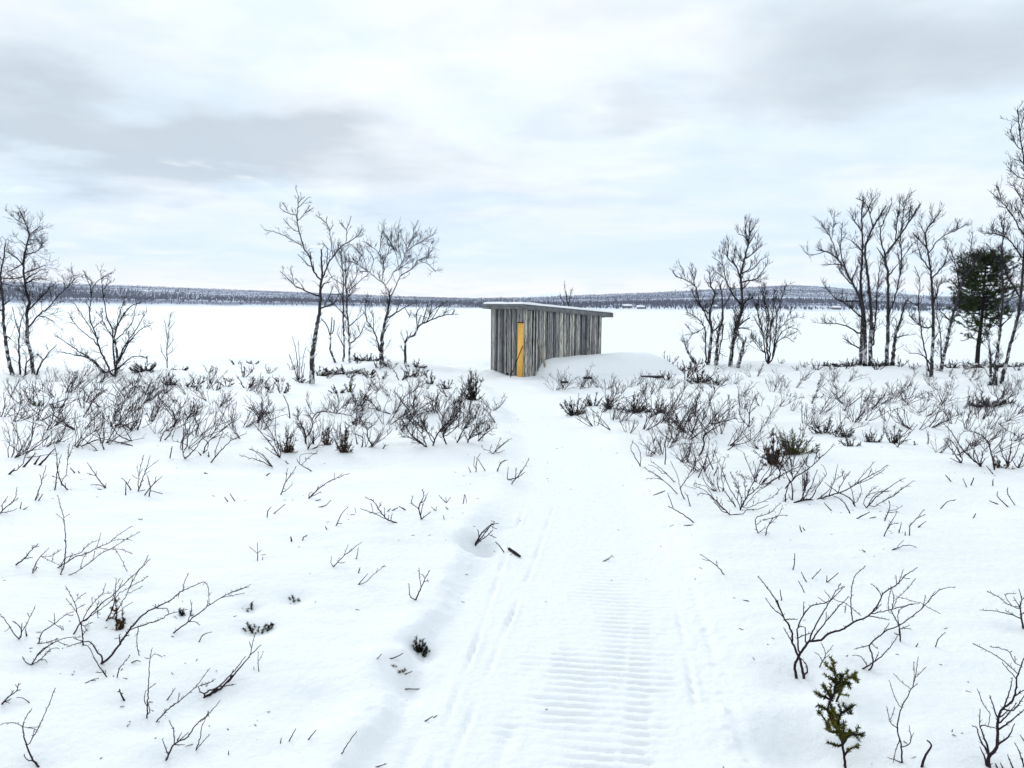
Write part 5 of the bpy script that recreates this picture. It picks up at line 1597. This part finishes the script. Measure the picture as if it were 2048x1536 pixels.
AREAS = [  # px box of the feet, how many, shapes, scale, label, group
    ((0, 770, 300, 862), 26, FAR, (.7, 1.05), 'leafless shrub', 'in the dense thicket at the far left', 'thicket at the far left'),
    ((140, 760, 430, 835), 20, FAR, (.6, .95), 'leafless shrub', 'in the thicket below the wide birch bush', 'thicket below the birch bush'),
    ((40, 750, 330, 768), 14, FAR, (.55, .85), 'low twiggy shrub', 'along the shore behind the left thicket', 'shore shrubs at the left'),
    ((380, 725, 600, 790), 18, TUFT, (.7, 1.2), 'small twig tuft', 'on the shore left of the gnarled birch', 'tufts left of the gnarled birch'),
    ((500, 775, 570, 800), 5, FAR, (.5, .75), 'small bush', 'on the snow slope left of the gnarled birch', 'bushes below the gnarled birch'),
    ((640, 725, 860, 765), 15, TUFT, (.8, 1.3), 'twig tuft', 'growing on the knoll among the tree feet', 'tufts on the knoll'),
    ((680, 775, 960, 830), 22, FAR, (.6, .95), 'leafless shrub', 'on the slope between the knoll and the path', 'slope thicket left of the path'),
    ((640, 815, 940, 866), 9, MID, (.6, 1.0), 'leafless shrub', 'beside the big round tangled shrub', 'shrubs round the tangled shrub'),
    ((945, 800, 1000, 860), 4, FAR, (.5, .8), 'small shrub', 'on the left path edge below the bushy juniper', 'left path edge shrubs'),
    ((1095, 770, 1340, 792), 15, FAR, (.6, .95), 'thin upright shrub', 'in front of the snow heap', 'shrubs in front of the snow heap'),
    ((1180, 815, 1400, 868), 16, FAR, (.7, 1.05), 'leafless shrub', 'in the dense thicket right of the path', 'thicket right of the path'),
    ((1330, 840, 1460, 905), 8, MID, (.7, 1.05), 'slanting shrub', 'at the lower edge of the right thicket', 'lower edge of the right thicket'),
    ((1325, 722, 1400, 770), 9, TUFT, (.9, 1.5), 'twig tuft', 'between the snow heap and the crooked birch', 'tufts right of the snow heap'),
    ((1400, 745, 1560, 830), 12, FAR, (.5, .85), 'shrub', 'on the snow below the birches right of the shed', 'shrubs below the right birches'),
    ((1545, 760, 1700, 850), 13, FAR, (.55, .9), 'sparse shrub', 'on the open slope at the right', 'sparse shrubs on the right slope'),
    ((1690, 770, 1850, 845), 13, FAR, (.6, .95), 'leafless shrub', 'left of the hummocks at the right', 'shrubs left of the right hummocks'),
    ((1830, 800, 2048, 860), 18, FAR, (.65, 1.0), 'leafless shrub', 'in the thicket near the right edge', 'thicket near the right edge'),
    ((1840, 745, 2048, 790), 14, FAR, (.5, .8), 'fine twiggy shrub', 'at the feet of the right-hand birches', 'shrubs under the right birches'),
    ((1560, 724, 2040, 745), 24, TUFT, (.7, 1.3), 'tiny twig tuft', 'on the shore at the right', 'shore tufts at the right'),
    ((280, 780, 560, 860), 16, FAR, (.5, .85), 'thin shrub', 'on the open slope right of the left thicket', 'thin shrubs on the left slope'),
    ((470, 850, 760, 905), 9, MID, (.45, .75), 'fine wispy shrub', 'around the three rusty junipers', 'shrubs round the rusty junipers'),
    ((130, 855, 420, 900), 11, MID, (.6, .95), 'slanting shrub', 'below the dense thicket at the left', 'shrubs below the left thicket'),
    ((1290, 870, 1420, 960), 7, MID, (.5, .8), 'wispy shrub', 'between the path and the bowl-shaped shrub', 'wispy shrubs right of the path'),
    ((1480, 840, 1800, 900), 9, MID, (.4, .7), 'fine shrub', 'around the yellow-green juniper', 'shrubs round the yellow-green juniper'),
    ((1860, 860, 2048, 930), 7, MID, (.45, .75), 'fine shrub', 'around the arched canes at the right edge', 'shrubs round the arched canes'),
    ((1440, 780, 1700, 850), 8, FAR, (.5, .8), 'slender shrub', 'halfway up the right snow slope', 'slender shrubs on the right slope'),
    ((10, 880, 130, 930), 4, MID, (.6, .9), 'shrub', 'among the snapped stems at the left edge', 'shrubs among the snapped stems'),
    ((1440, 930, 1640, 985), 4, MID, (.5, .8), 'fine shrub', 'behind the long lying branch', 'shrubs behind the lying branch'),
]
ORD = ['leftmost', 'second', 'third', 'fourth', 'fifth', 'sixth', 'seventh', 'eighth', 'ninth', 'tenth', 'eleventh', 'twelfth', 'thirteenth', 'fourteenth', 'fifteenth',
       'sixteenth', 'seventeenth', 'eighteenth', 'nineteenth', 'twentieth', 'twenty-first', 'twenty-second', 'twenty-third', 'twenty-fourth', 'twenty-fifth', 'twenty-sixth']
for (box, n, protos, sc, noun, place, grp) in AREAS:
    k = 0
    for i in range(n):
        px = box[0] + (box[2] - box[0]) * (i + r2.random()) / n
        py = r2.uniform(box[1], box[3])
        g = G(px, py)
        if g[1] > 33:
            continue
        o = link('twig_tuft' if protos is TUFT else 'thicket_shrub', r2.choice(protos))
        o.location = g
        s = r2.uniform(*sc) * (1.0 if protos is not FAR else (.75 + .25 * g[1] / 19))
        o.scale = (s, s, s * r2.uniform(.85, 1.15))
        o.rotation_euler = (0, 0, r2.uniform(-.8, .8) + (math.pi if r2.random() < .12 else 0))
        tag(o, (ORD[k] + ' ' + noun + (' ' if k == 0 else ' from the left ') + place), 'tuft' if protos is TUFT else 'shrub', grp)
        k += 1

# bark flakes and twig crumbs blown over the snow
rl = np.random.default_rng(31)
T = Tubes()
for s in PLANTS:
    if s[2] in ('shrub', 'twig', 'stub') and s[3][0][0][1] > 820:
        c = G(*s[3][0][0])
        for _ in range(rl.integers(1, 5)):
            p = c[:2] + rl.normal(size=2) * .22
            q = np.array([p[0], p[1], float(land_d(p[0], p[1])) + .002])
            d = np.array([rl.normal(), rl.normal(), .1 * rl.normal()])
            T.add(np.array([q, q + unit(d) * rl.uniform(.006, .03)]), np.array([.0022, .0012]), 3)
for _ in range(40):
    y = rl.uniform(3, 14)
    x = np.interp(y, PATH_Y, PATH_X) + rl.normal() * .6
    q = np.array([x, y, float(land(x, y)) + .002])
    T.add(np.array([q, q + unit(np.array([rl.normal(), rl.normal(), .05])) * rl.uniform(.006, .03)]), np.array([.0024, .0014]), 3)
tag(link('bark_litter', T.mesh('bark_litter', M_TWIG)), 'scattered tiny bark flakes and twig crumbs on the snow', 'litter', kind='stuff')

# ------------------------------------------------------------------ the hazy winter air over the lake
V, F = box_vf(-9500, 9500, -1500, 8600, -52, 420)
haze = link('haze', mesh('haze', V, F, None, False))
hm = bpy.data.materials.new('haze')
hm.use_nodes = True
hm.node_tree.nodes.clear()
w = NT(hm.node_tree)
out = w.n('ShaderNodeOutputMaterial')
pv = w.n('ShaderNodeVolumePrincipled')
pv.inputs['Color'].default_value = (.80, .88, 1.0, 1)
pv.inputs['Density'].default_value = 0.00008
pv.inputs['Anisotropy'].default_value = 0.0
w.link(pv.outputs[0], out.inputs['Volume'])
haze.data.materials.append(hm)
tag(haze, 'thin cold haze over the lake and hills', 'haze', kind='stuff')
